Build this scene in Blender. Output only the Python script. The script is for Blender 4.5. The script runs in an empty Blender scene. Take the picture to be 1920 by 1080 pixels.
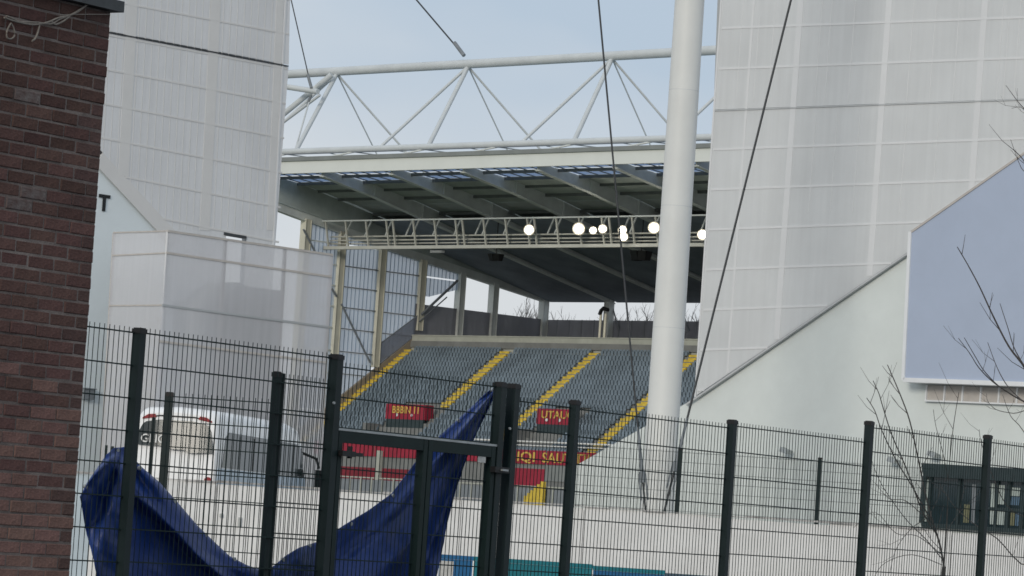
import bpy, math, random
from math import sin, cos, tan, atan, radians, hypot, pi
from mathutils import Vector, Matrix
random.seed(7)
SC = bpy.context.scene
COL = SC.collection

# ------------------------------------------------------------------ camera
F_PX = 7200.0                      # focal length measured in pixels of a 1920 wide frame
ROLL = radians(3.8)
PITCH = atan(464 / F_PX)
CAM = Vector((0, 0, 1.5))
FWD = Vector((0, cos(PITCH), sin(PITCH)))
R0 = Vector((1, 0, 0)); U0 = Vector((0, -sin(PITCH), cos(PITCH)))
RGT = R0 * cos(ROLL) + U0 * sin(ROLL)
UPV = U0 * cos(ROLL) - R0 * sin(ROLL)
cd = bpy.data.cameras.new('camera'); cam = bpy.data.objects.new('camera', cd); COL.objects.link(cam)
cd.sensor_width = 36; cd.lens = 36 * F_PX / 1920; cd.clip_start = 0.5; cd.clip_end = 5000
cam.matrix_world = Matrix(((RGT.x, UPV.x, -FWD.x, CAM.x), (RGT.y, UPV.y, -FWD.y, CAM.y), (RGT.z, UPV.z, -FWD.z, CAM.z), (0, 0, 0, 1)))
SC.camera = cam

# ------------------------------------------------------------------ world, sun, exposure
SUN_EL, SUN_AZ = 17.0, 24.0         # sun behind the camera, a little to its left
w = bpy.data.worlds.new('World'); SC.world = w; w.use_nodes = True
nt = w.node_tree; nt.nodes.clear()
def N(t, **k):
    n = nt.nodes.new(t)
    for a, b in k.items(): setattr(n, a, b)
    return n
sky = N('ShaderNodeTexSky', sky_type='NISHITA', sun_disc=False)
sky.sun_elevation = radians(SUN_EL); sky.sun_rotation = radians(180 + SUN_AZ); sky.dust_density = 3.0; sky.air_density = 1.0
bg1 = N('ShaderNodeBackground'); bg1.inputs[1].default_value = 0.06
tc = N('ShaderNodeTexCoord'); mp = N('ShaderNodeMapping'); mp.inputs['Scale'].default_value = (1, 1, 2.2)
nz = N('ShaderNodeTexNoise'); nz.inputs['Scale'].default_value = 6.5; nz.inputs['Detail'].default_value = 4; nz.inputs['Roughness'].default_value = 0.4
cr = N('ShaderNodeValToRGB')
cr.color_ramp.elements[0].position = 0.36; cr.color_ramp.elements[0].color = (0.455, 0.55, 0.66, 1)
cr.color_ramp.elements[1].position = 0.62; cr.color_ramp.elements[1].color = (0.66, 0.69, 0.72, 1)
bg2 = N('ShaderNodeBackground'); bg2.inputs[1].default_value = 1.0
mx = N('ShaderNodeMixShader'); mx.inputs[0].default_value = 0.92
out = N('ShaderNodeOutputWorld')
L = nt.links.new
L(sky.outputs[0], bg1.inputs[0]); L(tc.outputs['Generated'], mp.inputs[0]); L(mp.outputs[0], nz.inputs['Vector'])
L(nz.outputs[0], cr.inputs[0]); L(cr.outputs[0], bg2.inputs[0]); L(bg1.outputs[0], mx.inputs[1]); L(bg2.outputs[0], mx.inputs[2]); L(mx.outputs[0], out.inputs[0])
sd = bpy.data.lights.new('sun', 'SUN'); sun = bpy.data.objects.new('sun', sd); COL.objects.link(sun)
sd.energy = 1.15; sd.angle = radians(14); sd.color = (1.0, 0.93, 0.82)
sv = Vector((-sin(radians(SUN_AZ)) * cos(radians(SUN_EL)), -cos(radians(SUN_AZ)) * cos(radians(SUN_EL)), sin(radians(SUN_EL))))
sun.rotation_euler = sv.to_track_quat('Z', 'Y').to_euler(); sun.location = (0, -20, 40)
SC.view_settings.view_transform = 'Standard'; SC.view_settings.look = 'None'
SC.view_settings.exposure = 0.12; SC.view_settings.gamma = 1.0
SC.view_settings.use_curve_mapping = False
SC.render.engine = 'CYCLES'
SC.cycles.max_bounces = 8; SC.cycles.transparent_max_bounces = 24
SC.cycles.pixel_filter_type = 'BLACKMAN_HARRIS'; SC.cycles.filter_width = 1.6
SC.cycles.use_denoising = True

# ------------------------------------------------------------------ measuring helpers: where the things of the photograph stand
def ray(x, y): return FWD + RGT * ((x - 960) / F_PX) - UPV * ((y - 540) / F_PX)
def hy(x): return 540 + 464 / cos(ROLL) + (x - 960) * tan(ROLL)
def hdir(x):
    r = ray(x, hy(x)); return Vector((r.x, r.y, 0)).normalized()
class Plane:
    """a vertical plane: P is a point of it, d its horizontal direction, n its normal on the viewer's side"""
    def __init__(s, px, scale, vp):
        s.P = CAM + ray(px, hy(px)) * (F_PX / scale); s.d = hdir(vp)
        if s.d.x < 0: s.d = -s.d
        s.n = Vector((s.d.y, -s.d.x, 0))
        if s.n.dot(CAM - s.P) < 0: s.n = -s.n
    def hit(s, x, y, off=0):
        r = ray(x, y); return CAM + r * ((s.P + s.n * off - CAM).dot(s.n) / r.dot(s.n))
    def tz(s, x, y, off=0):
        p = s.hit(x, y, off); return (p - s.P).dot(s.d), p.z
    def pt(s, t, z, off=0):
        p = s.P + s.d * t + s.n * off; return Vector((p.x, p.y, z))
    def rot(s): return math.atan2(s.d.y, s.d.x)

FE = Plane(1220, 248.8, 5340)      # boundary fence
BR = Plane(0, 343, 5560)           # brick wall
LT = Plane(375, 55, 8100)          # left tower
RT = Plane(1800, 60, -6300)        # right stand end
WW = Plane(960, 96, 1e7)           # white boundary wall
O = CAM + ray(960, hy(960)) * (F_PX / 24)
AX = -hdir(-6300); BX = Vector((-AX.y, AX.x, 0))
YARD = 0.9
def S(a, b, z):
    p = O + AX * a + BX * b; return Vector((p.x, p.y, z))
def hb(x, y, b):
    r = ray(x, y); P = O + BX * b; p = CAM + r * ((P - CAM).dot(BX) / r.dot(BX)); return (p - O).dot(AX), p.z
def ha(x, y, a):
    r = ray(x, y); P = O + AX * a; p = CAM + r * ((P - CAM).dot(AX) / r.dot(AX)); return (p - O).dot(BX), p.z

# ------------------------------------------------------------------ materials
def mat(name, c, rough=0.7, var=0.12, scale=3.0, metal=0.0, bump=0.0, bscale=40.0, spec=0.4, c2=None, obj_var=0.0):
    m = bpy.data.materials.new(name); m.use_nodes = True
    t = m.node_tree; b = t.nodes['Principled BSDF']
    b.inputs['Roughness'].default_value = rough; b.inputs['Metallic'].default_value = metal
    b.inputs['Specular IOR Level'].default_value = spec
    tcn = t.nodes.new('ShaderNodeTexCoord'); no = t.nodes.new('ShaderNodeTexNoise')
    no.inputs['Scale'].default_value = scale; no.inputs['Detail'].default_value = 6; no.inputs['Roughness'].default_value = 0.65
    t.links.new(tcn.outputs['Object'], no.inputs['Vector'])
    rp = t.nodes.new('ShaderNodeValToRGB'); rp.color_ramp.elements[0].position = 0.3; rp.color_ramp.elements[1].position = 0.7
    lo = [max(0, x * (1 - var)) for x in c]; hi = [min(1, x * (1 + var)) for x in c]
    if c2: lo, hi = c, c2
    rp.color_ramp.elements[0].color = (*lo, 1); rp.color_ramp.elements[1].color = (*hi, 1)
    t.links.new(no.outputs[0], rp.inputs[0])
    src = rp.outputs[0]
    if obj_var:
        oi = t.nodes.new('ShaderNodeObjectInfo'); hs = t.nodes.new('ShaderNodeHueSaturation')
        mr = t.nodes.new('ShaderNodeMapRange'); mr.inputs[3].default_value = 1 - obj_var; mr.inputs[4].default_value = 1 + obj_var
        t.links.new(oi.outputs['Random'], mr.inputs[0]); t.links.new(mr.outputs[0], hs.inputs['Value']); t.links.new(src, hs.inputs['Color'])
        m2 = t.nodes.new('ShaderNodeMapRange'); m2.inputs[3].default_value = 0.5 - obj_var * .07; m2.inputs[4].default_value = 0.5 + obj_var * .07
        ml = t.nodes.new('ShaderNodeMath'); ml.operation = 'FRACT'; mm = t.nodes.new('ShaderNodeMath'); mm.operation = 'MULTIPLY'; mm.inputs[1].default_value = 7.31
        t.links.new(oi.outputs['Random'], mm.inputs[0]); t.links.new(mm.outputs[0], ml.inputs[0]); t.links.new(ml.outputs[0], m2.inputs[0]); t.links.new(m2.outputs[0], hs.inputs['Hue'])
        src = hs.outputs[0]
    t.links.new(src, b.inputs['Base Color'])
    if bump:
        n2 = t.nodes.new('ShaderNodeTexNoise'); n2.inputs['Scale'].default_value = bscale; n2.inputs['Detail'].default_value = 4
        t.links.new(tcn.outputs['Object'], n2.inputs['Vector'])
        bp = t.nodes.new('ShaderNodeBump'); bp.inputs['Strength'].default_value = bump; bp.inputs['Distance'].default_value = 0.01
        t.links.new(n2.outputs[0], bp.inputs['Height']); t.links.new(bp.outputs[0], b.inputs['Normal'])
    return m

def mesh_mat(name, c, alpha, trans=0.35, streak=0.12, freq=18.0):
    """stretched facade mesh: part of the light goes straight through its holes, some is scattered through"""
    m = bpy.data.materials.new(name); m.use_nodes = True
    t = m.node_tree; t.nodes.clear()
    o = t.nodes.new('ShaderNodeOutputMaterial'); tr = t.nodes.new('ShaderNodeBsdfTransparent')
    di = t.nodes.new('ShaderNodeBsdfDiffuse'); tl = t.nodes.new('ShaderNodeBsdfTranslucent')
    m1 = t.nodes.new('ShaderNodeMixShader'); m1.inputs[0].default_value = trans
    m2 = t.nodes.new('ShaderNodeMixShader')
    tcn = t.nodes.new('ShaderNodeTexCoord'); mpn = t.nodes.new('ShaderNodeMapping'); mpn.inputs['Scale'].default_value = (freq, freq, 0.35)
    no = t.nodes.new('ShaderNodeTexNoise'); no.inputs['Scale'].default_value = 0.6; no.inputs['Detail'].default_value = 4
    t.links.new(tcn.outputs['Object'], mpn.inputs[0]); t.links.new(mpn.outputs[0], no.inputs['Vector'])
    mr = t.nodes.new('ShaderNodeMapRange'); mr.inputs[1].default_value = 0.3; mr.inputs[2].default_value = 0.7
    mr.inputs[3].default_value = alpha - streak; mr.inputs[4].default_value = min(1, alpha + streak)
    t.links.new(no.outputs[0], mr.inputs[0]); t.links.new(mr.outputs[0], m2.inputs[0])
    n3 = t.nodes.new('ShaderNodeTexNoise'); n3.inputs['Scale'].default_value = 0.35; n3.inputs['Detail'].default_value = 5
    t.links.new(tcn.outputs['Object'], n3.inputs['Vector'])
    rp = t.nodes.new('ShaderNodeValToRGB'); rp.color_ramp.elements[0].position = 0.3; rp.color_ramp.elements[1].position = 0.75
    rp.color_ramp.elements[0].color = (*[x * 0.93 for x in c], 1); rp.color_ramp.elements[1].color = (*[min(1, x * 1.06) for x in c], 1)
    t.links.new(n3.outputs[0], rp.inputs[0])
    t.links.new(rp.outputs[0], di.inputs[0]); t.links.new(rp.outputs[0], tl.inputs[0])
    t.links.new(di.outputs[0], m1.inputs[1]); t.links.new(tl.outputs[0], m1.inputs[2])
    t.links.new(tr.outputs[0], m2.inputs[1]); t.links.new(m1.outputs[0], m2.inputs[2]); t.links.new(m2.outputs[0], o.inputs[0])
    return m

def glow(name, c, s):
    m = bpy.data.materials.new(name); m.use_nodes = True
    t = m.node_tree; t.nodes.clear(); e = t.nodes.new('ShaderNodeEmission'); o = t.nodes.new('ShaderNodeOutputMaterial')
    e.inputs[0].default_value = (*c, 1); e.inputs[1].default_value = s; t.links.new(e.outputs[0], o.inputs[0]); return m

M = {}
M['asphalt'] = mat('asphalt', (0.06, 0.06, 0.062), 0.9, 0.3, 2.0)
M['yard'] = mat('yard', (0.22, 0.215, 0.2), 0.9, 0.2, 0.4)
M['pitch'] = mat('pitch', (0.05, 0.11, 0.03), 0.9, 0.3, 0.3)
M['brick'] = mat('brick', (0.092, 0.052, 0.047), 0.9, 0.3, 14, bump=0.8, bscale=45, spec=0.2, c2=(0.138, 0.078, 0.068), obj_var=0.13)
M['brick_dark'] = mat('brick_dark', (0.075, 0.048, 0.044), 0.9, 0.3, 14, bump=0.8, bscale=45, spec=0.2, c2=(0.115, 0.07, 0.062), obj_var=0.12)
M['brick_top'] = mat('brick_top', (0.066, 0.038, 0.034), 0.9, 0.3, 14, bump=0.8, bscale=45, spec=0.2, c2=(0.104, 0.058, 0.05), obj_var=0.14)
M['brick_chalk'] = mat('brick_chalk', (0.09, 0.05, 0.045), 0.9, 0.3, 16, bump=0.5, bscale=70, spec=0.2, c2=(0.17, 0.15, 0.145), obj_var=0.1)
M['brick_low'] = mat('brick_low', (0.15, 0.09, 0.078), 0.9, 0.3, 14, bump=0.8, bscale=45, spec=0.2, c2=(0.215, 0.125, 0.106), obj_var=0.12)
M['mortar'] = mat('mortar', (0.085, 0.07, 0.066), 0.95, 0.3, 3, c2=(0.25, 0.215, 0.2), bump=0.6, bscale=90, spec=0.1)
M['lead'] = mat('lead', (0.055, 0.062, 0.066), 0.6, 0.25, 8)
M['rope'] = mat('rope', (0.2, 0.18, 0.16), 0.9, 0.25, 40)
M['fence'] = mat('fence_green', (0.006, 0.018, 0.017), 0.55, 0.25, 5, spec=0.25)
M['post'] = mat('post_green', (0.006, 0.016, 0.017), 0.5, 0.25, 3, spec=0.3)
M['wire'] = mat('wire_green', (0.013, 0.026, 0.025), 0.6, 0.2, 5, spec=0.15)
M['galv'] = mat('galvanised', (0.4, 0.42, 0.42), 0.45, 0.2, 10, metal=0.6)
M['black'] = mat('black_steel', (0.008, 0.008, 0.009), 0.5, 0.2, 8)
M['label'] = mat('label', (0.5, 0.5, 0.48), 0.6, 0.2, 20)
M['tarp'] = mat('tarpaulin', (0.008, 0.033, 0.165), 0.45, 0.25, 1.2, bump=0.35, bscale=26, spec=0.45, c2=(0.012, 0.046, 0.215))
M['white_wall'] = mat('white_hoarding', (0.74, 0.735, 0.72), 0.75, 0.06, 1.6, c2=(0.87, 0.87, 0.86))
M['pale_blue'] = mat('pale_blue_hoarding', (0.5, 0.58, 0.63), 0.6, 0.08, 1.5)
M['cap'] = mat('wall_cap', (0.42, 0.41, 0.4), 0.8, 0.45, 5)
M['teal'] = mat('teal_plastic', (0.0, 0.16, 0.2), 0.5, 0.15, 3)
M['blue'] = mat('blue_plastic', (0.004, 0.11, 0.27), 0.5, 0.15, 3)
M['slate'] = mat('slate_plastic', (0.05, 0.09, 0.13), 0.5, 0.15, 3)
M['paint_white'] = mat('white_steel', (0.66, 0.67, 0.67), 0.45, 0.07, 0.7)
M['tube_grey'] = mat('grey_white_steel', (0.56, 0.59, 0.6), 0.5, 0.08, 0.6)
M['mast'] = mat('mast_white', (0.72, 0.73, 0.71), 0.5, 0.05, 0.5, bump=0.05, bscale=3)
M['render'] = mat('pale_render', (0.70, 0.745, 0.73), 0.85, 0.03, 1.3, bump=0.15, bscale=60)
M['render_left'] = mat('pale_render_cool', (0.73, 0.79, 0.81), 0.85, 0.04, 0.35, bump=0.15, bscale=60)
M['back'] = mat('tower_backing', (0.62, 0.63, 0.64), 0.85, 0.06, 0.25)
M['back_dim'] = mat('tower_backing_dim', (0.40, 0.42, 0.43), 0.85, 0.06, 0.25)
M['member_white'] = mat('member_white', (0.70, 0.71, 0.72), 0.6, 0.04, 0.5)
M['member_dull'] = mat('member_dull', (0.675, 0.67, 0.66), 0.7, 0.05, 0.5)
M['mesh_l'] = mesh_mat('facade_mesh', (0.84, 0.85, 0.865), 0.88, 0.12, 0.05, 9)
M['mesh_r'] = mesh_mat('facade_mesh_cool', (0.76, 0.78, 0.79), 0.9, 0.12, 0.035, 7)
M['mesh_s'] = mesh_mat('stair_mesh', (0.75, 0.75, 0.775), 0.56, 0.25, 0.03, 8)
M['seam'] = mat('dark_seam', (0.05, 0.055, 0.06), 0.7, 0.2, 2)
M['seam_pale'] = mat('pale_seam', (0.50, 0.52, 0.53), 0.7, 0.1, 1)
M['letter'] = mat('black_letter', (0.01, 0.012, 0.014), 0.6, 0.2, 2)
M['screen'] = mat('grey_blue_panel', (0.42, 0.485, 0.615), 0.38, 0.04, 0.5, spec=0.5)
M['alu'] = mat('white_aluminium', (0.78, 0.8, 0.82), 0.45, 0.04, 2)
M['louvre'] = mat('louvre_beige', (0.5, 0.47, 0.44), 0.7, 0.1, 3)
M['window_dark'] = mat('window_frame_dark', (0.03, 0.046, 0.05), 0.5, 0.2, 4)
M['glass_dark'] = mat('dark_glass', (0.02, 0.035, 0.042), 0.08, 0.3, 1.2, spec=0.6)
M['poster_y'] = mat('yellow_paper', (0.17, 0.17, 0.1), 0.7, 0.2, 6)
M['poster_b'] = mat('blue_paper', (0.09, 0.15, 0.22), 0.7, 0.2, 6)
M['poster_w'] = mat('white_paper', (0.42, 0.48, 0.46), 0.7, 0.1, 6)
M['concrete'] = mat('terrace_concrete', (0.20, 0.205, 0.2), 0.9, 0.2, 0.6)
M['parapet'] = mat('parapet_concrete', (0.40, 0.41, 0.36), 0.85, 0.12, 0.8)
M['brown'] = mat('stair_wall_brown', (0.30, 0.255, 0.2), 0.85, 0.12, 0.6)
M['seat'] = mat('seat_plastic', (0.165, 0.21, 0.25), 0.42, 0.25, 0.35, spec=0.5)
M['yellow'] = mat('step_yellow', (0.62, 0.45, 0.06), 0.7, 0.25, 2)
M['red'] = mat('red_board', (0.30, 0.018, 0.04), 0.6, 0.2, 1)
M['red_dark'] = mat('red_door', (0.2, 0.018, 0.03), 0.6, 0.2, 1)
M['text_y'] = mat('yellow_lettering', (0.62, 0.42, 0.09), 0.6, 0.1, 3)
M['text_w'] = mat('white_lettering', (0.7, 0.7, 0.68), 0.6, 0.1, 3)
M['cream'] = mat('cream_steel', (0.62, 0.6, 0.5), 0.6, 0.1, 0.7)
M['rafter'] = mat('rafter_steel', (0.60, 0.63, 0.61), 0.6, 0.15, 0.5)
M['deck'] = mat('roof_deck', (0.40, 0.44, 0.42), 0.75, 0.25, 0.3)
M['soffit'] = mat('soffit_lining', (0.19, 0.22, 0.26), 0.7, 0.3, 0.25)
M['purlin'] = mat('purlin_steel', (0.14, 0.15, 0.15), 0.6, 0.2, 0.5)
M['girt'] = mat('girt_steel', (0.2, 0.22, 0.24), 0.6, 0.2, 0.5)
M['gantry'] = mat('gantry_steel', (0.5, 0.5, 0.45), 0.5, 0.1, 0.7)
M['fascia'] = mat('fascia_white', (0.7, 0.72, 0.69), 0.6, 0.05, 0.3)
M['gutter'] = mat('gutter_grey', (0.22, 0.235, 0.23), 0.6, 0.15, 0.5)
M['clad'] = mesh_mat('polycarbonate', (0.84, 0.89, 0.96), 0.68, 0.65, 0.02, 4)
M['rib'] = mat('cladding_rib', (0.26, 0.34, 0.45), 0.6, 0.15, 0.5)
M['skylight'] = mesh_mat('skylight', (0.60, 0.70, 0.86), 0.95, 0.75, 0.02, 6)
M['wind'] = mesh_mat('windscreen_mesh', (0.27, 0.275, 0.30), 0.86, 0.3, 0.04, 6)
M['sideglass'] = mesh_mat('side_screen', (0.3, 0.32, 0.38), 0.62, 0.3, 0.04, 3)
M['lamp'] = glow('floodlight_lens', (1.0, 0.95, 0.82), 28.0)
M['lamp_halo'] = glow('floodlight_halo', (1.0, 0.9, 0.68), 0.85)  # weak emission that imitates the bloom around a lit lamp
M['lamp_body'] = mat('floodlight_body', (0.2, 0.2, 0.19), 0.5, 0.2, 3)
M['coach'] = mat('coach_white', (0.9, 0.905, 0.91), 0.25, 0.04, 0.6, spec=0.5)
M['coach_glass'] = mat('coach_glass', (0.035, 0.042, 0.044), 0.12, 0.3, 0.8, spec=0.4)
M['coach_rear'] = mat('coach_rear_glass', (0.05, 0.062, 0.066), 0.13, 0.3, 0.8, spec=0.22)
M['coach_side'] = mat('coach_lower', (0.42, 0.52, 0.62), 0.3, 0.08, 0.8, spec=0.5)
M['tail'] = mat('tail_lamp_red', (0.24, 0.008, 0.014), 0.25, 0.1, 4)
M['bark'] = mat('bark', (0.062, 0.058, 0.056), 0.9, 0.3, 12)
M['bark_far'] = mat('bark_far', (0.13, 0.13, 0.13), 0.9, 0.2, 2)
M['cable'] = mat('steel_cable', (0.05, 0.054, 0.058), 0.45, 0.15, 4, metal=0.3)
M['pole_pale'] = mat('flue_cream', (0.7, 0.67, 0.55), 0.5, 0.05, 2)

# ------------------------------------------------------------------ building helpers
WL = {}
class MB:
    def __init__(s): s.v = []; s.f = []; s.m = []; s.smooth = []
    def face(s, pts, mi=0, sm=False):
        i = len(s.v); s.v += [Vector(p) for p in pts]; s.f.append(tuple(range(i, i + len(pts)))); s.m.append(mi); s.smooth.append(sm)
    def hexa(s, p, mi=0):
        i = len(s.v); s.v += [Vector(q) for q in p]
        for q in ((0, 3, 2, 1), (4, 5, 6, 7), (0, 1, 5, 4), (1, 2, 6, 5), (2, 3, 7, 6), (3, 0, 4, 7)):
            s.f.append(tuple(i + k for k in q)); s.m.append(mi); s.smooth.append(False)
    def box(s, c, ax, ay, az, mi=0):
        """centre and three half-extent vectors"""
        c = Vector(c); ax = Vector(ax); ay = Vector(ay); az = Vector(az)
        s.hexa([c - ax - ay - az, c + ax - ay - az, c + ax + ay - az, c - ax + ay - az, c - ax - ay + az, c + ax - ay + az, c + ax + ay + az, c - ax + ay + az], mi)
    def beam(s, p, q, w, h, up=Vector((0, 0, 1)), mi=0):
        p = Vector(p); q = Vector(q); d = (q - p); side = d.cross(up).normalized() * (w / 2); u = side.cross(d).normalized() * (h / 2)
        s.hexa([p - side - u, p + side - u, p + side + u, p - side + u, q - side - u, q + side - u, q + side + u, q - side + u], mi)
    def tube(s, pts, r, n=8, cap=True, mi=0, r1=None):
        pts = [Vector(p) for p in pts]; k = len(pts); i0 = len(s.v); ref = None
        for j, p in enumerate(pts):
            d = (pts[min(j + 1, k - 1)] - pts[max(j - 1, 0)]).normalized()
            if ref is None: ref = Vector((0, 0, 1)) if abs(d.z) < 0.9 else Vector((1, 0, 0))
            a = d.cross(ref).normalized(); b = a.cross(d).normalized()
            rr = r if r1 is None else r + (r1 - r) * j / max(1, k - 1)
            for q in range(n):
                t = 2 * pi * q / n; s.v.append(p + a * (cos(t) * rr) + b * (sin(t) * rr))
        for j in range(k - 1):
            for q in range(n):
                a = i0 + j * n + q; b = i0 + j * n + (q + 1) % n
                s.f.append((a, b, b + n, a + n)); s.m.append(mi); s.smooth.append(True)
        if cap:
            s.face([s.v[i0 + q].copy() for q in range(n)][::-1], mi); s.face([s.v[i0 + (k - 1) * n + q].copy() for q in range(n)], mi)
    def prism(s, poly, th, mi=0):
        """closed slab: a polygon swept by the vector th"""
        th = Vector(th); n = len(poly); i = len(s.v)
        s.v += [Vector(p) for p in poly] + [Vector(p) + th for p in poly]
        s.f.append(tuple(range(i, i + n))); s.m.append(mi); s.smooth.append(False)
        s.f.append(tuple(range(i + n, i + 2 * n))[::-1]); s.m.append(mi); s.smooth.append(False)
        for k in range(n):
            a = i + k; b = i + (k + 1) % n
            s.f.append((a, a + n, b + n, b)); s.m.append(mi); s.smooth.append(False)
    def build(s, name, mats, parent=None):
        if not isinstance(mats, (list, tuple)): mats = [mats]
        xs = [v.x for v in s.v]; ys = [v.y for v in s.v]; zs = [v.z for v in s.v]
        c = Vector(((min(xs) + max(xs)) / 2, (min(ys) + max(ys)) / 2, min(zs)))
        me = bpy.data.meshes.new(name); me.from_pydata([v - c for v in s.v], [], s.f)
        for m in mats: me.materials.append(m)
        me.polygons.foreach_set('material_index', s.m); me.polygons.foreach_set('use_smooth', s.smooth)
        me.update()
        import bmesh
        bm = bmesh.new(); bm.from_mesh(me); bmesh.ops.recalc_face_normals(bm, faces=bm.faces); bm.to_mesh(me); bm.free()
        o = bpy.data.objects.new(name, me); COL.objects.link(o); WL[o] = c
        if parent is not None: o.parent = parent; o.location = c - WL[parent]
        else: o.location = c
        return o
def tag(o, label=None, cat=None, group=None, kind=None):
    if label: o['label'] = label
    if cat: o['category'] = cat
    if group: o['group'] = group
    if kind: o['kind'] = kind
    return o
def thing(name, loc, label, cat, group=None):
    o = bpy.data.objects.new(name, None); COL.objects.link(o); o.location = loc; WL[o] = Vector(loc); o.empty_display_size = 0.3
    return tag(o, label, cat, group)
def text(name, s, size, pos, dx, up, m, parent, ext=0.01, align='CENTER', sx=1.0):
    cu = bpy.data.curves.new(name, 'FONT'); cu.body = s; cu.size = size; cu.align_x = align; cu.align_y = 'CENTER'; cu.extrude = ext
    cu.resolution_u = 3; cu.materials.append(m); cu.offset = size * 0.012
    tmp = bpy.data.objects.new(name, cu); COL.objects.link(tmp); bpy.context.view_layer.update()
    me = bpy.data.meshes.new_from_object(tmp); bpy.data.objects.remove(tmp); me.name = name
    o = bpy.data.objects.new(name, me); COL.objects.link(o)
    dx = dx.normalized(); up = up.normalized(); nn = dx.cross(up)
    o.rotation_euler = Matrix(((dx.x, up.x, nn.x), (dx.y, up.y, nn.y), (dx.z, up.z, nn.z))).to_euler()
    o.scale = (sx, 1, 1)
    WL[o] = Vector(pos)
    o.parent = parent; o.location = Vector(pos) - WL[parent]
    return o
Z = Vector((0, 0, 1))
def pbox(mb, P, t0, t1, z0, z1, o0, o1, mi=0):
    mb.hexa([P.pt(t0, z0, o0), P.pt(t1, z0, o0), P.pt(t1, z0, o1), P.pt(t0, z0, o1), P.pt(t0, z1, o0), P.pt(t1, z1, o0), P.pt(t1, z1, o1), P.pt(t0, z1, o1)], mi)
def sbox(mb, a0, a1, b0, b1, z0, z1, mi=0):
    mb.hexa([S(a0, b0, z0), S(a1, b0, z0), S(a1, b1, z0), S(a0, b1, z0), S(a0, b0, z1), S(a1, b0, z1), S(a1, b1, z1), S(a0, b1, z1)], mi)
def ppoly(mb, P, pix, off, th, mi=0):
    mb.prism([P.hit(x, y, off) for x, y in pix], P.n * -th, mi)

# ================================================================== THE SETTING
mb = MB(); mb.face([(-3000, -3000, 0), (3000, -3000, 0), (3000, 3000, 0), (-3000, 3000, 0)]); tag(mb.build('ground', M['asphalt']), kind='structure')
mb = MB(); mb.hexa([(-300, 76.2, 0.01), (300, 76.2, 0.01), (300, 700, 0.01), (-300, 700, 0.01), (-300, 76.2, YARD), (300, 76.2, YARD), (300, 700, YARD), (-300, 700, YARD)])
tag(mb.build('raised_yard', M['yard']), kind='structure')
mb = MB(); q = [S(-70, -78, YARD + .006), S(45, -78, YARD + .006), S(45, -8, YARD + .006), S(-70, -8, YARD + .006)]; mb.face(q); tag(mb.build('pitch', M['pitch']), kind='structure')

# ================================================================== BRICK WALL
T_END = 0.645
T_BEG = -0.75
Z_TOP = BR.tz(170, 12)[1]
bw = thing('brick_wall', BR.pt(T_END - 0.7, 0, -0.2), 'dark red brick wall end filling the left edge, rope hanging on it', 'wall')
mb = MB(); pbox(mb, BR, T_BEG, T_END - 0.001, 0, Z_TOP - 0.004, -0.24, -0.004); mb.build('mortar_core', M['mortar'], bw)
COURSE, BL, BH = 0.075, 0.2150, 0.0625
def brick_mesh(name, l, h, d, seed, m):
    rnd = random.Random(seed); b = MB()
    j = lambda s=0.0022: rnd.uniform(-s, s)
    ch = 0.004
    # front rim pulled in by a small worn chamfer
    P = []
    for y, k in ((0.0, ch), (ch, 0.0), (d, 0.0)):
        for (x, z) in ((0, 0), (l, 0), (l, h), (0, h)):
            P.append(Vector(((x + (k if x == 0 else -k)) + j(), y + (j(0.0012) if y == 0 else 0), (z + (k if z == 0 else -k)) + j(0.0016))))
    me = bpy.data.meshes.new(name)
    f = [(0, 1, 2, 3)]
    for r in (0, 4):
        for q in range(4): f.append((r + q, r + 4 + q, r + 4 + (q + 1) % 4, r + (q + 1) % 4))
    me.from_pydata(P, [], f); me.materials.append(m); me.update()
    import bmesh
    bm = bmesh.new(); bm.from_mesh(me); bmesh.ops.recalc_face_normals(bm, faces=bm.faces); bm.to_mesh(me); bm.free()
    return me
BM = {}
for key in ('brick', 'brick_dark', 'brick_top', 'brick_chalk', 'brick_low'):
    for L_, ln in (('full', BL), ('half', 0.1025)):
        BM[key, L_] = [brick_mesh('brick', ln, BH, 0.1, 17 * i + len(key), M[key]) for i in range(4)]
z0b = BR.tz(0, 1085)[1] - 0.1
n0 = int(z0b / COURSE); n1 = int(Z_TOP / COURSE)
zshift = Z_TOP - n1 * COURSE - 0.004
below = MB()
for k in range(0, n1):
    z = zshift + k * COURSE
    x = T_END
    first = True
    while x > T_BEG + 0.05:
        kind = 'full'
        if first and k % 2: kind = 'half'
        ln = BL if kind == 'full' else 0.1025
        x -= ln
        if k < n0:
            pbox(below, BR, x, x + ln, z, z + BH, -0.1, 0)
        else:
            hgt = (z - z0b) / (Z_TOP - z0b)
            px_end = T_END - x
            key = 'brick'
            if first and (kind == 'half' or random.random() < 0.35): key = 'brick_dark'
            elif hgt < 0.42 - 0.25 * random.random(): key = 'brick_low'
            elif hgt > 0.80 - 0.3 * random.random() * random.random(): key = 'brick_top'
            if (abs(z - BR.tz(72, 207)[1]) < 0.04 and abs(x + ln / 2 - BR.tz(72, 207)[0]) < 0.12) or (abs(z - BR.tz(52, 385)[1]) < 0.07 and abs(x + ln / 2 - BR.tz(52, 385)[0]) < 0.13): key = 'brick_chalk'
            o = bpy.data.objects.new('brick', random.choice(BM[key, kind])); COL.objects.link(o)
            p = BR.pt(x + random.uniform(-.002, .002), z + random.uniform(-.0015, .0015), random.uniform(-0.003, 0.003))
            o.rotation_euler = (0, random.uniform(-.004, .004), BR.rot())
            o.parent = bw; o.location = p - WL[bw]
        x -= 0.0105; first = False
tag(below.build('lower_bricks', M['brick'], bw), kind='stuff')
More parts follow.
